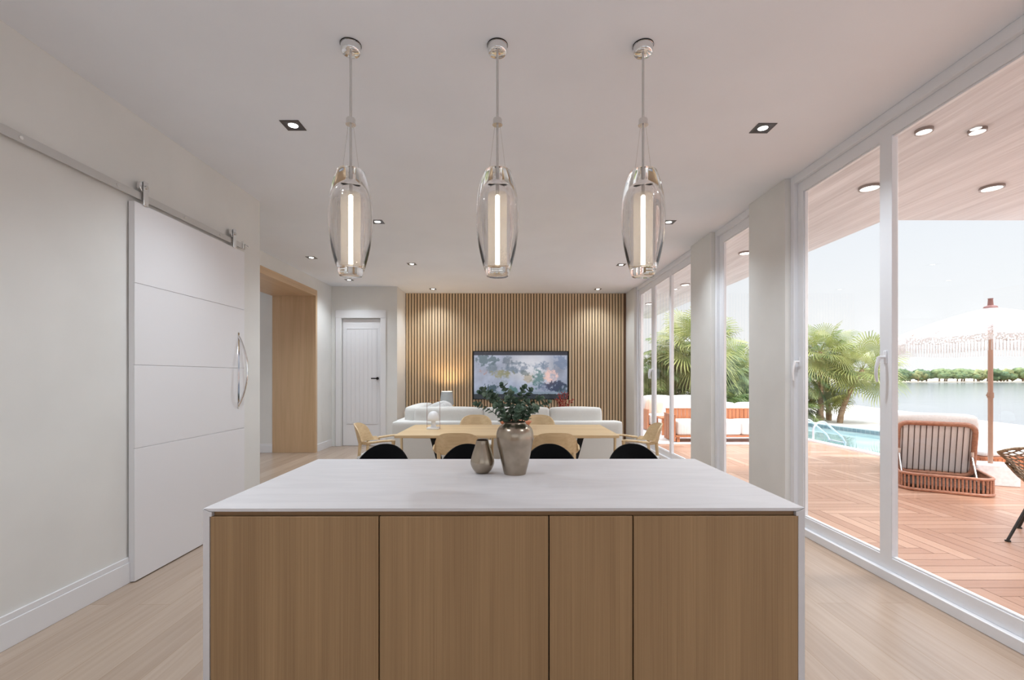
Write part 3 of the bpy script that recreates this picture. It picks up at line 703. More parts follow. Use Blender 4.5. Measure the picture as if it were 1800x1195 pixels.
# coffee table with red branches behind the sofa
ct = thing('coffee_table', 'dark round coffee table behind the sofa', 'coffee table', (1.0, 9.05, 0))
MB().lathe([(0, .36), (.42, .36), (.43, .375), (.43, .39), (0, .39)], n=40).build('top', M_black, ct, weld=True)
for k in range(3):
    a = k*2.094; MB().cyl((.36*math.cos(a), .36*math.sin(a), 0), (.25*math.cos(a), .25*math.sin(a), .36), .015).build('leg', M_black, ct)
rv = thing('branch_vase', 'low vase of red branches behind the right half of the sofa', 'vase', (1.02, 9.05, .39))
MB().lathe([(0, 0), (.05, 0), (.075, .08), (.06, .16), (.04, .2), (.035, .2), (.05, .1), (0, .02)], n=28).build('body', mat('clay', srgb(150, 110, 92), .7), rv, weld=True)
rb = MB(); rnd = random.Random(8)
for k in range(9):
    ex, ey, ez = rnd.uniform(-.2, .2), rnd.uniform(-.1, .1), rnd.uniform(.42, .60)
    p = [Vector((ex*t*t, ey*t, .1+ez*t)) for t in [i/9 for i in range(10)]]; rb.tube(p, .004, 5)
    for i in range(4, 10):
        for s in range(3):
            q = p[i]; d = Vector((rnd.uniform(-1, 1), rnd.uniform(-1, 1), rnd.uniform(-.2, 1)))*.035
            rb.tube([q, q+d, q+d*1.4], [.003, .008, .002], 5)
rb.build('branches', mat('red_branch', srgb(160, 52, 44), .6), rv)
# side table and lamp with the grey shade
stb = thing('side_table', 'small side table by the slatted wall carrying the lamp', 'side table', (-1.32, 9.75, -.055))
MB().lathe([(0, .50), (.24, .50), (.245, .51), (.245, .53), (0, .53)], n=36).build('top', M_oakz, stb, weld=True)
MB().cyl((0, 0, .02), (0, 0, .50), .025).build('column', M_oakz, stb); MB().lathe([(0, 0), (.17, 0), (.17, .02), (0, .025)], n=36).build('foot', M_oakz, stb, weld=True)
lp = thing('table_lamp', 'table lamp with pale grey drum shade glowing warm against the slats', 'table lamp', (-1.32, 9.75, .475))
MB().lathe([(0, 0), (.08, 0), (.085, .02), (.10, .12), (.085, .22), (.045, .30), (.018, .33), (.018, .36), (0, .36)], n=36).build('base', noisy('lamp_base_taupe', srgb(140, 120, 102), srgb(168, 150, 130), 20, .6), lp, weld=True, smooth=50)
MB().lathe([(.145, .34), (.115, .62), (.113, .62), (.143, .34)], n=48, closed=True).build('lamp_shade', noisy('grey_shade', srgb(186, 192, 196), srgb(200, 205, 208), 120, .95), lp, weld=True)
MB().cyl((0, 0, .36), (0, 0, .44), .014, n=14).lathe([(0, .44), (.025, .455), (.032, .485), (.02, .515), (0, .525)], n=20).build('bulb', emit('warm_bulb', (1, .72, .42, 1), 2), lp, weld=True)
light('POINT', 'lamp_light', lp, (0, 0, .54), 18, color=(1, .68, .36), shadow_soft_size=.04)

# ================================================================== DINING TABLE
TZ = .75
dt_ = thing('dining_table', 'long pale oak dining table with black trapezoid legs between island and sofa', 'dining table', (0, 5.75, 0))
MB().prism(rrect(-1.29, 1.22, -.57, .57, .02, 3), TZ-.032, TZ).build('tabletop', M_oak, dt_, .004)
MB().box(-1.10, 1.03, -.45, .45, TZ-.05, TZ-.032).build('underframe', M_oak, dt_, .002)
for sx, cx in ((-1, -.90), (1, .83)):
    m = MB()
    for s in (-1, 1): # splayed flat bars
        vs = []
        for z, y, x in ((TZ-.05, s*.30, cx), (0, s*.44, cx-sx*.22)):
            vs += [(x-.035, y-.012, z), (x+.035, y-.012, z), (x+.035, y+.012, z), (x-.035, y+.012, z)]
        m.add(vs, [(0, 1, 2, 3), (4, 5, 6, 7), (0, 1, 5, 4), (1, 2, 6, 5), (2, 3, 7, 6), (3, 0, 4, 7)])
    m.box(cx-.035, cx+.035, -.31, .31, TZ-.072, TZ-.05)
    m.box(cx-sx*.22-.035, cx-sx*.22+.035, -.45, .45, 0, .02)
    m.build('leg', M_black, dt_, .002)
# ---- bent wood armchair (faces -Y at rz=0: back is at +Y)
def dining_chair():
    c = thing('dining_chair', '', 'chair', (0, 0, 0), 0, 'bentwood dining armchairs')
    # curved shell: parametrised by angle around the back (theta=0 straight back)
    def shell(u, v, off):
        a = (u*2-1)*1.38
        q = min(1, abs(a)/1.12); zbot = .60; ztop = .645+.19*(1-q**3.2)**.62
        z = zbot+(ztop-zbot)*v
        rx, ry = .245+.012*v+off, .235+off
        lean = .055*v
        return Vector((rx*math.sin(a), ry*math.cos(a)*1.0+lean-.01, z))
    m = MB(); nu, nv = 36, 8
    m.grid(lambda u, v: shell(u, v, 0), nu, nv); m.grid(lambda u, v: shell(u, v, .014), nu, nv)
    k = (nu+1)*(nv+1)
    for i in range(nu): m.f += [(i, i+1, k+i+1, k+i), (k-1-i, k-2-i, 2*k-2-i, 2*k-1-i)]
    for j in range(nv):
        a0, b0 = j*(nu+1), (j+1)*(nu+1); m.f += [(a0, b0, k+b0, k+a0), (a0+nu, b0+nu, k+b0+nu, k+a0+nu)]
    m.build('backrest', M_oak, c, weld=True, smooth=50)
    for s in (-1, 1):
        p = [(s*.245, .06, .628), (s*.262, .0, .635), (s*.272, -.10, .650), (s*.268, -.20, .655), (s*.262, -.245, .653)]
        MB().tube(p, [.026, .024, .022, .022, .016], 12, flat=.62).build('armrest', M_oakz, c, smooth=60)
        MB().tube([(s*.262, -.225, .652), (s*.262, -.225, .60), (s*.255, -.23, .42), (s*.262, -.245, 0)], [.024, .017, .0165, .011], 12).build('leg', M_oakz, c, smooth=60)
        MB().tube([(s*.19, .175, .62), (s*.195, .19, .42), (s*.225, .27, 0)], [.02, .018, .011], 12).build('leg', M_oakz, c, smooth=60)
    MB().box(-.235, .235, -.21, -.185, .385, .415).box(-.19, .19, .175, .20, .385, .415).box(-.245, -.22, -.2, .19, .385, .415).box(.22, .245, -.2, .19, .385, .415).build('seat_rail', M_oakz, c, .004)
    MB().cushion(-.245, .245, -.24, .205, .415, .475, .03, .015, 10).build('seat_pad', M_boucle, c, weld=True, smooth=60)
    return c
dc = dining_chair()
chairs = [(-.54, 4.97, 180, 'bentwood oak dining chair behind the small bronze vase, its back to the island'),
          (.46, 4.97, 180, 'bentwood oak dining chair right of the large bronze vase, its back to the island'),
          (-.50, 6.66, 0, 'bentwood oak dining chair on the sofa side of the table, left of the eucalyptus'),
          (.42, 6.66, 0, 'bentwood oak dining chair on the sofa side of the table, right of the eucalyptus'),
          (-1.60, 5.70, 93, 'bentwood oak dining armchair at the left head of the table near the white door'),
          (1.56, 5.70, -92, 'bentwood oak dining armchair at the right head of the table near the windows')]
for i, (x, y, rz, lab) in enumerate(chairs):
    c = dc if i == 0 else copy_tree(dc); c.location = (x, y, 0); c.rotation_euler = (0, 0, R(rz)); c['label'] = lab
# ---- mushroom lamp with copper bow
ml = thing('mushroom_lamp', 'small white mushroom lamp in a thin copper wire bow on the dining table', 'table lamp', (-.955, 5.82, TZ))
M_wl = mat('matt_white', srgb(240, 240, 242), .45)
MB().prism(rrect(-.075, .075, -.075, .075, .02), 0, .020).build('foot', M_wl, ml, .003)
MB().lathe([(0, .02), (.038, .02), (.030, .04), (.026, .07), (.030, .105), (0, .105)], n=32).build('stem', M_wl, ml, weld=True, smooth=50)
MB().lathe([(0, .10), (.071, .10), (.074, .108), (.073, .14), (.066, .17), (.052, .2), (.03, .217), (0, .224)], n=40).build('lamp_shade', M_wl, ml, weld=True, smooth=50)
bow = [(-.080, 0, .006), (-.080, 0, .31)]+[(-.045+.035*math.cos(a), 0, .31+.045*math.sin(a)) for a in [math.pi-i*math.pi/2/6 for i in range(1, 7)]]+[(.045+.035*math.cos(a), 0, .31+.045*math.sin(a)) for a in [math.pi/2-i*math.pi/2/6 for i in range(0, 7)]]+[(.080, 0, .006)]
MB().tube(bow, .0022, 8).build('wire_bow', mat('copper', srgb(150, 92, 68), .3, .9), ml)
fb = thing('fruit_bowl', 'shallow terracotta bowl on the dining table behind the eucalyptus', 'bowl', (.07, 5.85, TZ))
MB().lathe([(0, 0), (.09, 0), (.16, .035), (.20, .085), (.205, .092), (.196, .092), (.15, .045), (.08, .014), (0, .012)], n=44).build('bowl', mat('terracotta', srgb(206, 132, 100), .5), fb, weld=True, smooth=50)
# ================================================================== COUNTER STOOLS
def stool():
    s = thing('counter_stool', '', 'stool', (0, 0, 0), 0, 'black counter stools at the far side of the island')
    def sh(u, v, off):
        a = (u*2-1)*1.25; vv = v
        top = .945*1.0-.26*(abs(a)/1.25)**2.2
        z = .66+(top-.66)*vv
        r = .195+.02*vv+off
        return Vector((r*math.sin(a)*1.02, r*math.cos(a)*.95+.03*vv-.02, z))
    m = MB(); nu, nv = 28, 8
    m.grid(lambda u, v: sh(u, v, 0), nu, nv); m.grid(lambda u, v: sh(u, v, .012), nu, nv)
    k = (nu+1)*(nv+1)
    for i in range(nu): m.f += [(i, i+1, k+i+1, k+i), (k-1-i, k-2-i, 2*k-2-i, 2*k-1-i)]
    for j in range(nv):
        a0, b0 = j*(nu+1), (j+1)*(nu+1); m.f += [(a0, b0, k+b0, k+a0), (a0+nu, b0+nu, k+b0+nu, k+a0+nu)]
    m.build('backrest', M_blackshell, s, weld=True, smooth=50)
    MB().cushion(-.20, .20, -.19, .18, .62, .68, .03, .01).build('seat', M_blackshell, s, weld=True, smooth=60)
    for sx in (-1, 1):
        for sy in (-1, 1): MB().cyl((sx*.14, sy*.13, .62), (sx*.20, sy*.19, 0), .011, n=12).build('leg', M_black, s)
    MB().tube([(-.178, -.168, .25), (.178, -.168, .25), (.178, .168, .25), (-.178, .168, .25)], .008, 8, closed=True).build('foot_ring', M_black, s)
    return s
s0 = stool()
for i, (px, lab) in enumerate(((673.5, 'leftmost of the four black counter stools behind the island'), (821, 'second black counter stool from the left, behind the small vase'), (967, 'third black counter stool from the left, right of the large vase'), (1115, 'rightmost of the four black counter stools, toward the windows'))):
    s = s0 if i == 0 else copy_tree(s0); s.location = ((px-896.5)*.00378, 2.95, 0); s['label'] = lab

# ================================================================== OUTSIDE THINGS
# ---- soffit spotlights
def sofl(label, x, y, r=.088, first=[None]):
    if first[0] is None:
        d = thing('patio_spotlight', label, 'spotlight', (x, y, SZ), group='round lights in the patio ceiling')
        MB().lathe([(r*.82, 0), (r, 0), (r, -.022), (r*.82, -.022)], n=36, closed=True).build('ring', mat('spot_ring', srgb(150, 136, 130), .4, .5), d, weld=True)
        MB().lathe([(0, -.016), (r*.82, -.016), (r*.82, -.006), (0, -.006)], n=36).build('lens', emit('patio_lens', (1, .97, .93, 1), 5), d, weld=True, smooth=0)
        light('SPOT', 'patio_bulb', d, (0, 0, -.04), 60, spot_size=R(150), spot_blend=1, shadow_soft_size=.06, color=(1, .93, .85))
        first[0] = d; return d
    d = copy_tree(first[0]); d.location = (x, y, SZ); d['label'] = label; return d
sofl('round patio ceiling light at the upper right, over the parasol', 4.44, 4.28)
sofl('round patio ceiling light seen through the pane left of the big mullion', 3.31, 4.28)
for x_, l_ in ((3.31, 'small round patio ceiling light nearest the camera, top of the right pane'), (2.93, 'small round patio ceiling light left of the other small one')):
    sofl(l_, x_, 3.29).scale = (.6, .6, 1)
sofl('round patio ceiling light seen through the narrow middle window', 3.31, 6.55)
sofl('round patio ceiling light seen through the right pane of the far window', 3.31, 8.8)
sofl('round patio ceiling light farthest away, at the left of the far window', 3.31, 11.1)
# ---- wicker lounger with raised back
A_ = Vector((.846, -.533, 0)); B_ = Vector((.533, .846, 0))
lg = thing('rattan_daybed', 'copper rattan sun daybed with raised slatted back and white cushion by the pool', 'sun lounger', (4.86, 5.78, 0), math.atan2(A_.y, A_.x))
LW, LL = .86, 1.9
base = rrect(0, LW, 0, LL, .16, 6)
MB().tube([(x, y, .205) for x, y in base], .018, 10, closed=True).tube([(x, y, .02) for x, y in base], .020, 10, closed=True).build('base_rail', M_rattan, lg, smooth=60)
m = MB(); per = []
for i in range(len(base)):
    a = Vector(base[i]); b2 = Vector(base[(i+1) % len(base)]); d = (b2-a).length; k = max(1, int(round(d/.033)))
    for q in range(k): per.append(a+(b2-a)*q/k)
for p in per: m.cyl((p.x, p.y, .02), (p.x, p.y, .205), .0115, n=8, cap=False)
m.build('base_slats', M_rattan, lg)
MB().prism(rrect(.02, LW-.02, .02, LL-.02, .14, 6), .05, .08).build('deck_tray', M_dark, lg, .002)
MB().cushion(.03, LW-.03, .70, LL-.03, .20, .34, .06, .01).build('seat_mattress', M_outfab, lg, weld=True, smooth=60)
hy = .62; tilt = R(14)   # back leans towards the head end (-y)
Mb = Matrix.Translation((0, hy, .14)) @ Matrix.Rotation(tilt, 4, 'X')
bo = rrect(.035, LW-.075, 0, .68, .10, 6)
def T(M, p): return tuple(M @ Vector(p))
MB().tube([T(Mb, (x, 0, z)) for x, z in bo], .030, 12, closed=True).build('back_frame', M_rattan, lg, smooth=60)
m = MB()
for k in range(12):
    xx = .085+k*(LW-.21)/11; m.tube([T(Mb, (xx, -.008, .02)), T(Mb, (xx, -.008, .66))], .0052, 6)
m.build('back_bars', mat('dark_bronze', srgb(84, 66, 62), .4, .4), lg)
MB().cushion(.065, LW-.105, .004, .018, .03, .65, .006, 0, M=Mb).build('back_sling', noisy('grey_sling', srgb(238, 232, 230), srgb(246, 240, 238), 150, .9), lg, weld=True, smooth=60)
MB().cushion(-.01, LW-.03, .03, .20, .02, .775, .08, .01, M=Mb).build('back_cushion', M_outfab, lg, weld=True, smooth=60)
for xx in (.055, LW-.095):
    MB().cyl(T(Mb, (xx, -.03, .27)), (xx, hy-.30, .12), .010, n=12).cyl(T(Mb, (xx, -.03, .27)), T(Mb, (xx, -.02, .33)), .017, n=10).build('gas_strut', M_nickel, lg)
MB().cyl((.03, hy, .14), (LW-.07, hy, .14), .014, n=12).build('hinge_bar', M_black, lg)

# ---- parasol
PX, PY = 6.33, 6.12
um = thing('parasol', 'white crochet parasol with fringe on a wooden pole beside the daybed', 'parasol', (PX, PY, 0))
M_pole = wood('parasol_pole', srgb(188, 152, 130), srgb(166, 130, 110), 'z', .5, 40, 6)
MB().cyl((0, 0, .24), (0, 0, 2.33), .026, n=20).build('pole', M_pole, um)
MB().cyl((0, 0, 1.12), (0, 0, 1.19), .034, n=20).cyl((-.05, 0, 1.155), (0, 0, 1.155), .012, n=10).build('crank', M_pole, um)
MB().lathe([(0, 2.30), (.075, 2.30), (.065, 2.325), (.03, 2.34), (.024, 2.42), (.03, 2.43), (0, 2.432)], n=24).build('finial', mat('finial_brown', srgb(140, 96, 88), .5), um, weld=True)
RR = 1.12; NP = 8
def can(u, v, NPt=NP):
    a = u*2*math.pi; k = (u*NPt) % 1; sc = math.cos(math.pi/NPt)/math.cos((k-.5)*2*math.pi/NPt)
    r = RR*v*sc
    z = 2.31-.40*v**1.35-.02*math.sin(math.pi*k)*v
    return Vector((r*math.cos(a), r*math.sin(a), z))
def lace(name):
    m = noisy(name, srgb(206, 203, 200), srgb(220, 217, 214), 30, .95); t = m.node_tree; b = t.nodes['Principled BSDF']
    v = N(t, 'ShaderNodeTexVoronoi'); v.inputs['Scale'].default_value = 60; L(t, mapping(t, (1, 1, 1)), v.inputs['Vector'])
    g = N(t, 'ShaderNodeMath', operation='GREATER_THAN'); L(t, v.outputs['Distance'], g.inputs[0]); g.inputs[1].default_value = .58
    s_ = N(t, 'ShaderNodeMath', operation='SUBTRACT'); s_.inputs[0].default_value = 1; L(t, g.outputs[0], s_.inputs[1]); L(t, s_.outputs[0], b.inputs['Alpha'])
    tl = N(t, 'ShaderNodeBsdfTranslucent'); tl.inputs[0].default_value = srgb(248, 246, 244)
    mx = N(t, 'ShaderNodeMixShader'); mx.inputs[0].default_value = .35; L(t, b.outputs[0], mx.inputs[1]); L(t, tl.outputs[0], mx.inputs[2])
    L(t, mx.outputs[0], t.nodes['Material Output'].inputs[0])
    return m
def cloth(name):
    m = bpy.data.materials.new(name); m.use_nodes = True; t = m.node_tree; b = t.nodes['Principled BSDF']; b.inputs['Base Color'].default_value = srgb(222, 220, 219); b.inputs['Roughness'].default_value = .95
    tl = N(t, 'ShaderNodeBsdfTranslucent'); tl.inputs[0].default_value = srgb(250, 248, 246)
    mx = N(t, 'ShaderNodeMixShader'); mx.inputs[0].default_value = .45; L(t, b.outputs[0], mx.inputs[1]); L(t, tl.outputs[0], mx.inputs[2])
    L(t, mx.outputs[0], t.nodes['Material Output'].inputs[0]); return m
M_cloth = cloth('parasol_cloth')
MB().grid(lambda u, v: can(u, v*.80), 64, 10).build('canopy', M_cloth, um, weld=True, smooth=25)
MB().grid(lambda u, v: can(u, .80+.20*v), 64, 3).build('lace_border', lace('crochet_lace'), um, weld=True, smooth=25)
vl = MB()
def val(u, v):
    p = can(u, 1.0); p.z -= .075*v+.02*abs(math.sin(u*NP*4*math.pi))*v; return p
vl.grid(val, 128, 2).build('valance', lace('crochet_lace'), um, weld=True, smooth=25)
frg = MB()
for k in range(230):
    p = can((k+.5)/230, 1.0); frg.cyl((p.x, p.y, p.z-.07), (p.x, p.y, p.z-.20), .003, .0045, n=5)
o = frg.build('fringe', M_cloth, um)
for k in range(NP):
    a = k*2*math.pi/NP
    pts = [can(k/NP+1e-6, v)+Vector((0, 0, -.012)) for v in (.03, .3, .6, .97)]
    MB().tube(pts, .007, 6).build('rib', M_pole, um)
o = tag(MB().box(-.21, .21, -.19, .19, 0, .26).build('stone_block', noisy('white_terrazzo', srgb(232, 230, 230), srgb(246, 245, 245), 25, .7), None, .008), 'white stone block the parasol pole stands in', 'stone block')
o.location = (PX, PY, 0); o.rotation_euler = (0, 0, R(-22))

# ---- woven patio chair at the right edge
pc = thing('patio_chair', 'woven beige patio chair with thin black metal legs at the right edge', 'chair', (4.68, 3.94, 0), R(126))
M_weave = noisy('woven_cord', srgb(172, 150, 122), srgb(124, 104, 84), 60, .8, .3)
def pshell(u, v):   # back at +y(local) ; u across, v from seat front to back top
    a = (u*2-1)
    if v < .45:
        t = v/.45; y = -.22+.40*t; z = .44-.03*math.sin(math.pi*t)+.20*abs(a)**2.6*(.5+.5*t); w = .25+.05*t
    else:
        t = (v-.45)/.55; y = .18+.22*t+.05*math.sin(t*1.57)-.16*abs(a)**2*(1-.3*t); z = .44+.38*t+.2*abs(a)**2.6*(1-t)-.07*abs(a)**3*t; w = .30+.03*t
    return Vector((a*w, y, z))
nu, nv = 16, 28
bm = bmesh.new(); g_ = [[bm.verts.new(pshell(i/nu, j/nv)) for i in range(nu+1)] for j in range(nv+1)]
# diamond lattice: vertices of alternating parity
for j in range(nv):
    for i in range(nu):
        if (i+j) % 2 == 0: bm.edges.new((g_[j][i], g_[j+1][i+1]))
        else: bm.edges.new((g_[j][i+1], g_[j+1][i]))
segs = [(e.verts[0].co.copy(), e.verts[1].co.copy()) for e in bm.edges]; bm.free()
m = MB()
for a, b2 in segs: m.tube([a, b2], .0125, 6, flat=.4)
m.build('woven_seat', M_weave, pc, smooth=60)
rim = [pshell(0, j/20) for j in range(21)]+[pshell(i/14, 1) for i in range(1, 15)]+[pshell(1, 1-j/20) for j in range(1, 21)]+[pshell(1-i/14, 0) for i in range(1, 14)]
MB().tube(rim, .012, 8, closed=True).build('rim', M_weave, pc, smooth=60)
for sx in (-1, 1):
    for fy, ty in ((-.23, -.13), (.42, .14)):
        lgm = MB().tube([(sx*.14, ty, .40), (sx*.27, fy*.86 if fy > 0 else fy, .012)], .011, 10)
        lgm.cyl((sx*.27, fy*.86 if fy > 0 else fy, 0), (sx*.27, fy*.86 if fy > 0 else fy, .012), .02, n=12)
        lgm.build('leg', M_black, pc)
MB().tube([(-.14, -.13, .40), (.14, -.13, .40), (.14, .14, .40), (-.14, .14, .40)], .009, 8, closed=True).build('under_frame', M_black, pc)

# ---- low daybed bench beyond the chair
bb = thing('garden_bench', 'low brown wooden bench with white pad behind the parasol base', 'bench', (6.60, 6.45, 0))
m = MB()
for k in range(28): m.box(k*.06, k*.06+.052, 0, .02, .03, .25).box(k*.06, k*.06+.052, .78, .80, .03, .25)
for k in range(13): m.box(0, .02, .02+k*.06, .02+k*.06+.052, .03, .25)
m.build('slatted_side', M_teak, bb, .002, 1)
MB().box(0, 1.68, 0, .80, .25, .28).build('top', M_teakx, bb, .003)
MB().cushion(.02, 1.66, .02, .78, .28, .36, .03, .01).build('pad', M_outfab, bb, weld=True, smooth=60)

# ---- pool ladder
ld = thing('pool_ladder', 'curved white metal pool ladder at the pool edge', 'pool ladder', (6.62, 10.0, 0))
M_lad = mat('white_steel', srgb(220, 226, 234), .2, .5)
for dy in (0, .50):
    pts = [(-.10, dy, 0), (-.10, dy, .22)]+[(.09+.19*math.cos(a), dy, .24+.19*math.sin(a)) for a in [math.pi-i*math.pi*.6/10 for i in range(0, 11)]]+[(.52, dy, .10), (.58, dy, .0), (.60, dy, -.6)]
    MB().tube(pts, .021, 12).build('rail', M_lad, ld, smooth=60)
for z in (-.02, -.28):
    MB().box(.54, .62, 0, .50, z-.012, z+.012).build('step', M_lad, ld, .004)

# ---- outdoor sofas, rug, table
rg = noisy('outdoor_rug_fabric', srgb(236, 234, 234), srgb(246, 244, 243), 20, .98, .5)
o = tag(MB().prism([(3.1, 9.66), (4.6, 9.62), (5.0, 9.58), (5.3, 9.66), (5.9, 9.6), (6.2, 9.9), (6.2, 12.9), (3.0, 12.95), (2.95, 11)], .0005, .012).build('outdoor_rug', rg, None, .004), 'white rug on the deck beneath the outdoor sofas', 'rug')
def osofa(name, label, loc, rz, Lw, D, n, zseat, zback, cushz, slatback=True):
    s = thing(name, label, 'outdoor sofa', loc, rz)
    MB().box(0, Lw, 0, D, .11, .15).build('base_frame', M_teakx, s, .004)
    for x in (.03, Lw-.09):
        for y in (.03, D-.09): MB().box(x, x+.06, y, y+.06, 0, .11).build('leg', M_teak, s, .003)
    for k in range(n):
        a = .03+k*(Lw-.06)/n; b2 = .03+(k+1)*(Lw-.06)/n
        MB().cushion(a+.004, b2-.004, .0, D-.12, .15, zseat, .05, .012).build('seat_cushion', M_outfab, s, weld=True, smooth=60)
        if cushz: MB().cushion(a+.01, b2-.01, D-.28, D-.10, zseat-.02, cushz, .06, .02).build('back_cushion', M_outfab, s, weld=True, smooth=60)
    m = MB(); q = int(Lw/.085)
    for k in range(q): m.box(k*Lw/q+.006, (k+1)*Lw/q-.006, D-.08, D-.05, .15, zback)
    m.build('back_slats', M_teak, s, .002, 1)
    MB().box(0, Lw, D-.085, D-.045, zback, zback+.02).build('back_rail', M_teakx, s, .003)
    for x in (-.035, Lw+.005):
        m = MB()
        for k in range(int(D/.085)): m.box(x, x+.03, .01+k*.085, .01+k*.085+.06, .02, zseat+.11)
        m.box(x-.004, x+.034, 0, D-.04, zseat+.11, zseat+.13)
        m.build('slatted_arm', M_teak, s, .002, 1)
    return s
osofa('outdoor_sofa', 'white cushioned outdoor sofa with low slatted teak back, nearer the windows', (3.50, 9.82, .012), 0, 2.1, .72, 3, .455, .66, None)
osofa('outdoor_sofa', 'long white outdoor sofa before the palms, behind the slatted teak one', (3.55, 11.9, .012), 0, 2.3, .85, 3, .42, .62, .88)
osofa('outdoor_sofa', 'white outdoor sofa at the right of the rug, partly hidden by the pillar', (5.0, 11.0, .012), R(0), 1.2, .80, 2, .42, .5, .74)
o = tag(MB().cushion(-.2, .2, -.06, .06, -.18, .18, .05, .04, M=Matrix.Rotation(R(12), 4, 'Y')).build('scatter_cushion', mat('peach_fabric', srgb(240, 206, 186), .95), weld=True, smooth=60), 'peach scatter cushion on the long outdoor sofa', 'cushion'); o.location = (3.80, 12.3, .615)
tb = thing('outdoor_coffee_table', 'low teak coffee table between the outdoor sofas', 'coffee table', (3.58, 11.0, .012))
MB().box(0, 1.0, 0, .55, .38, .42).build('top', M_teakx, tb, .004)
for x in (.02, .93):
    for y in (.02, .48): MB().box(x, x+.05, y, y+.05, 0, .38).build('leg', M_teak, tb, .003)

# ---- palms
M_fr1 = leaf_mat('palm_leaf', srgb(116, 130, 66), srgb(178, 178, 104), .5, 1.6, .22)
M_fr2 = leaf_mat('palm_leaf_deep', srgb(84, 112, 64), srgb(144, 154, 88), .5, 1.6, .22)
M_trunk = noisy('palm_trunk', srgb(170, 142, 112), srgb(128, 100, 76), (8, 8, 30), .9, .8, 3)
def fan_leaf(mb, base, d, up, r, rnd, stalk):
    d = d.normalized(); side = d.cross(up).normalized(); up = side.cross(d)
    hub = base+d*stalk+up*(-.06*stalk)
    mb.tube([base, base+d*stalk*.5+up*.03, hub], [.010, .007, .005], 4)
    n = 38; span = 2.5
    for k in range(n):
        a = (k/(n-1)*2-1)*span/1.0; dirv = d*math.cos(a)+side*math.sin(a)
        rr_ = r*(1-.25*abs(a)/span)*rnd.uniform(.9, 1.05)
        w = rr_*.021; pr = dirv.cross(up).normalized()
        p1 = hub+dirv*rr_*.5+up*.02*rr_; p2 = hub+dirv*rr_*.82-up*rr_*.06*rnd.uniform(.6, 1.6)-Vector((0, 0, rr_*.05)); p3 = hub+dirv*rr_*.98-Vector((0, 0, rr_*rnd.uniform(.12, .38)))
        mb.add([hub, p1-pr*w+up*w*.4, p1, p1+pr*w+up*w*.4, p2-pr*w*.7, p2, p2+pr*w*.7, p3], [(0, 2, 1), (0, 3, 2), (1, 2, 5, 4), (2, 3, 6, 5), (4, 5, 7), (5, 6, 7)])
def feather_leaf(mb, base, d, r, rnd):
    d = d.normalized(); hz = Vector((d.x, d.y, 0)); hz = hz.normalized() if hz.length > .01 else Vector((1, 0, 0)); side = Vector((-hz.y, hz.x, 0))
    pts = []; p = base.copy(); v = d.copy(); n = 16
    for i in range(n+1):
        pts.append(p.copy()); p = p+v*(r/n); v = (v+Vector((0, 0, -.085-.004*i))).normalized()
    mb.tube(pts, [.012*(1-i/(n+2)) for i in range(n+1)], 4)
    for i in range(2, n+1):
        for q in (0, .33, .66):
            if i == n and q: continue
            c = pts[i].lerp(pts[min(n, i+1)], q); t = i/n; ln = r*.34*math.sin(math.pi*min(1, .18+t*.86))*rnd.uniform(.85, 1.1)
            fw = (pts[min(n, i+1)]-pts[i-1]).normalized()
            for s in (-1, 1):
                dv = (side*s*.85+fw*.7+Vector((0, 0, .12-.5*rnd.random()))).normalized(); w = .008+.006*r
                m1 = c+dv*ln*.5; e_ = c+dv*ln+Vector((0, 0, -ln*.28))
                mb.add([c, m1+fw*w, m1-fw*w, e_], [(0, 1, 2), (1, 3, 2)])
def palm(label, kind, x, y, trunk, lean, r, nl, seed, low=False, grp='palms behind the deck and pool', matl=None, zg=-.12, up0=.1):
    rnd = random.Random(seed)
    p = thing('palm_tree', label, 'palm', (x, y, zg), 0, grp)
    top = Vector((lean[0], lean[1], trunk))
    tr = MB(); k = 12
    pts = [Vector((lean[0]*(i/k)**1.6, lean[1]*(i/k)**1.6, trunk*i/k)) for i in range(k+1)]
    tr.tube(pts, [.085-.03*i/k+(.008 if i % 2 else 0) for i in range(k+1)], 10).build('trunk', M_trunk, p, smooth=60)
    lf = MB()
    for i in range(nl):
        a = i*2.39996+rnd.uniform(-.2, .2); el = math.asin(max(-.95, min(.97, up0+(1-up0)*(1-2*(i+.5)/nl)*1.0 if not low else rnd.uniform(.1, .95))))
        d = Vector((math.cos(a)*math.cos(el), math.sin(a)*math.cos(el), math.sin(el)))
        if kind == 'fan': fan_leaf(lf, top+d*.04, d, (Vector((0, 0, 1))+d*rnd.uniform(-.3, .3)+Vector((0, -.6, 0))).normalized(), r*.62*rnd.uniform(.85, 1.1), rnd, r*.5*rnd.uniform(.8, 1.2))
        else: feather_leaf(lf, top+d*.04, d, r*rnd.uniform(.85, 1.15), rnd)
    lf.build('fronds', matl or (M_fr1 if kind == 'fan' else M_fr2), p, smooth=60)
    return p
palm('fan palm with curved leaning trunk, rightmost of the group beyond the pool', 'fan', 10.85, 15.3, 1.75, (.75, 0), 1.35, 24, 1)
palm('fan palm with straight slim trunk beyond the pool ladder', 'fan', 10.35, 15.5, 2.35, (.0, 0), 1.2, 24, 2)
palm('feathery palm at the left edge of the group beyond the pool', 'feather', 9.75, 15.9, 1.7, (.1, 0), 1.5, 22, 3)
palm('tallest feathery palm at the back of the group beyond the pool', 'feather', 11.1, 16.2, 2.35, (-.2, 0), 1.25, 20, 4, matl=M_fr2)
palm('low fan palm at the foot of the leaning trunk beyond the pool', 'fan', 10.55, 15.9, .35, (0, 0), 1.1, 16, 5, low=True)
palm('low feathery palm at the far pool edge', 'feather', 9.8, 15.95, .3, (0, 0), 1.2, 16, 6, low=True)
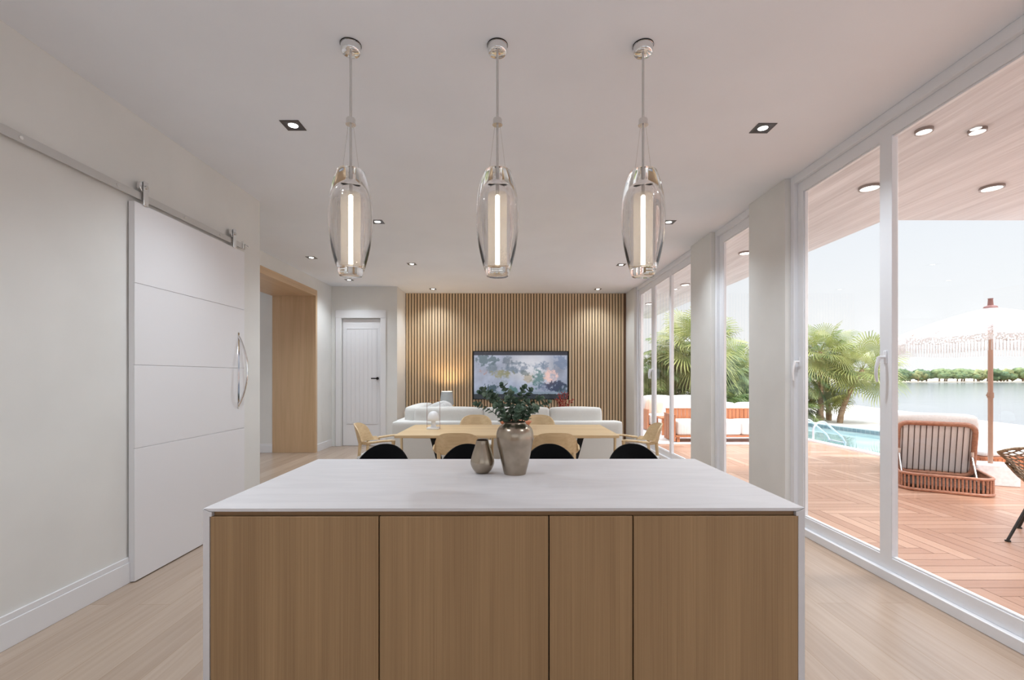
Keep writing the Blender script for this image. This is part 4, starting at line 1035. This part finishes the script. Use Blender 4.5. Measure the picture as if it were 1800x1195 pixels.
H = [('feather', 4.35, 14.3, 1.7, 1.3, 'arching feathery palm at the left of the hedge behind the outdoor sofas'),
     ('feather', 5.05, 14.5, 2.0, 1.3, 'feathery palm second from the left in the hedge behind the outdoor sofas'),
     ('fan', 5.62, 14.2, 2.35, 1.45, 'tall upright fan palm rising above the hedge behind the outdoor sofas'),
     ('feather', 6.3, 14.9, 1.9, 1.4, 'feathery palm hidden in part by the wide pillar'),
     ('feather', 7.0, 15.2, 1.5, 1.25, 'green palm left of centre in the narrow middle window'),
     ('fan', 7.75, 16.3, 1.65, 1.2, 'fan palm at the right of the narrow middle window'),
     ('feather', 8.6, 16.4, 1.7, 1.4, 'feathery palm behind the near pillar')]
for i, (k, x, y, tz, r, lab) in enumerate(H): palm(lab, k, x, y, tz, (.0, 0), r, 30, 20+i)
LH = [(4.0, 13.9), (4.7, 13.8), (5.35, 14.0), (6.0, 13.9), (6.7, 16.1), (7.4, 16.0), (8.1, 16.1), (8.9, 15.9), (5.0, 14.9), (6.5, 14.2)]
base_low = None
LOWL = ['low leafy palm at the left end of the hedge behind the outdoor sofas', 'low leafy palm second from the left behind the long outdoor sofa', 'low leafy palm under the tall upright fan palm',
        'low leafy palm behind the pillar right of the far window', 'low leafy palm at the left of the narrow middle window', 'low leafy palm in the centre of the narrow middle window',
        'low leafy palm at the right edge of the narrow middle window', 'low leafy palm behind the near pillar', 'low leafy palm in the second row behind the long outdoor sofa', 'low leafy palm between the sofas and the pool hedge']
for i, (x, y) in enumerate(LH):
    if base_low is None:
        base_low = palm('low leafy palm filling the hedge behind the outdoor sofas', 'feather', x, y, .55, (0, 0), 1.25, 34, 50, grp='low palms in the hedge behind the outdoor sofas')
    else:
        c = copy_tree(base_low); c['label'] = LOWL[i]; c.location = (x, y, -.12); c.rotation_euler = (0, 0, i*1.3); s = .9+.06*(i % 4); c.scale = (s, s, s*(1+.05*(i % 3)))

# ---- far trees across the lake
M_far = [noisy('far_tree_a', srgb(92, 112, 74), srgb(132, 142, 92), 1.2, .9, 0, 3), noisy('far_tree_b', srgb(74, 98, 70), srgb(112, 126, 84), 1.2, .9, 0, 3), noisy('far_tree_c', srgb(110, 118, 74), srgb(150, 148, 98), 1.2, .9, 0, 3)]
protos = []
for k in range(3):
    tr = thing('lakeside_tree', 'round green tree in the row across the lake', 'tree', (0, 0, 0), 0, 'trees lining the far lake shore')
    MB().tube([(0, 0, 0), (.1, 0, 1.2), (-.05, 0, 2.2)], [.22, .16, .08], 8).build('trunk', M_trunk, tr)
    bm = bmesh.new(); rnd = random.Random(k)
    for q in range(9):
        c = Vector((rnd.uniform(-1.9, 1.9), rnd.uniform(-1, 1), rnd.uniform(1.0, 3.2))); r = rnd.uniform(.9, 1.35)
        ret = bmesh.ops.create_icosphere(bm, subdivisions=3, radius=r)
        for v in ret['verts']:
            n = v.co.normalized(); v.co = v.co*(1+.35*noise.fractal(n*2.2+Vector((q, k, 0)), 1, 2, 3)); v.co.z *= .85; v.co += c
    me = bpy.data.meshes.new('crown'); bm.to_mesh(me); bm.free(); me.materials.append(M_far[k])
    me.polygons.foreach_set('use_smooth', [True]*len(me.polygons))
    o = bpy.data.objects.new('crown', me); COL.objects.link(o); o.parent = tr; protos.append(tr)
rnd = random.Random(2); used = set()
i = 0; x = 116.0
while x < 212:
    k = rnd.randrange(3)
    if k not in used: tr = protos[k]; used.add(k)
    else: tr = copy_tree(protos[k])
    s = rnd.uniform(.85, 1.2); tr.location = (x, 166+rnd.uniform(-1, 2), -.27); tr.scale = (s*1.15, s, s); tr.rotation_euler = (0, 0, rnd.random()*.8-.4)
    tr['label'] = ('mid green', 'dark green', 'olive green')[k]+' round tree across the lake, '+('left of the parasol pole' if x < 168 else 'behind or beside the parasol pole' if x < 175 else 'right of the parasol pole')
    x += rnd.uniform(1.5, 2.5)
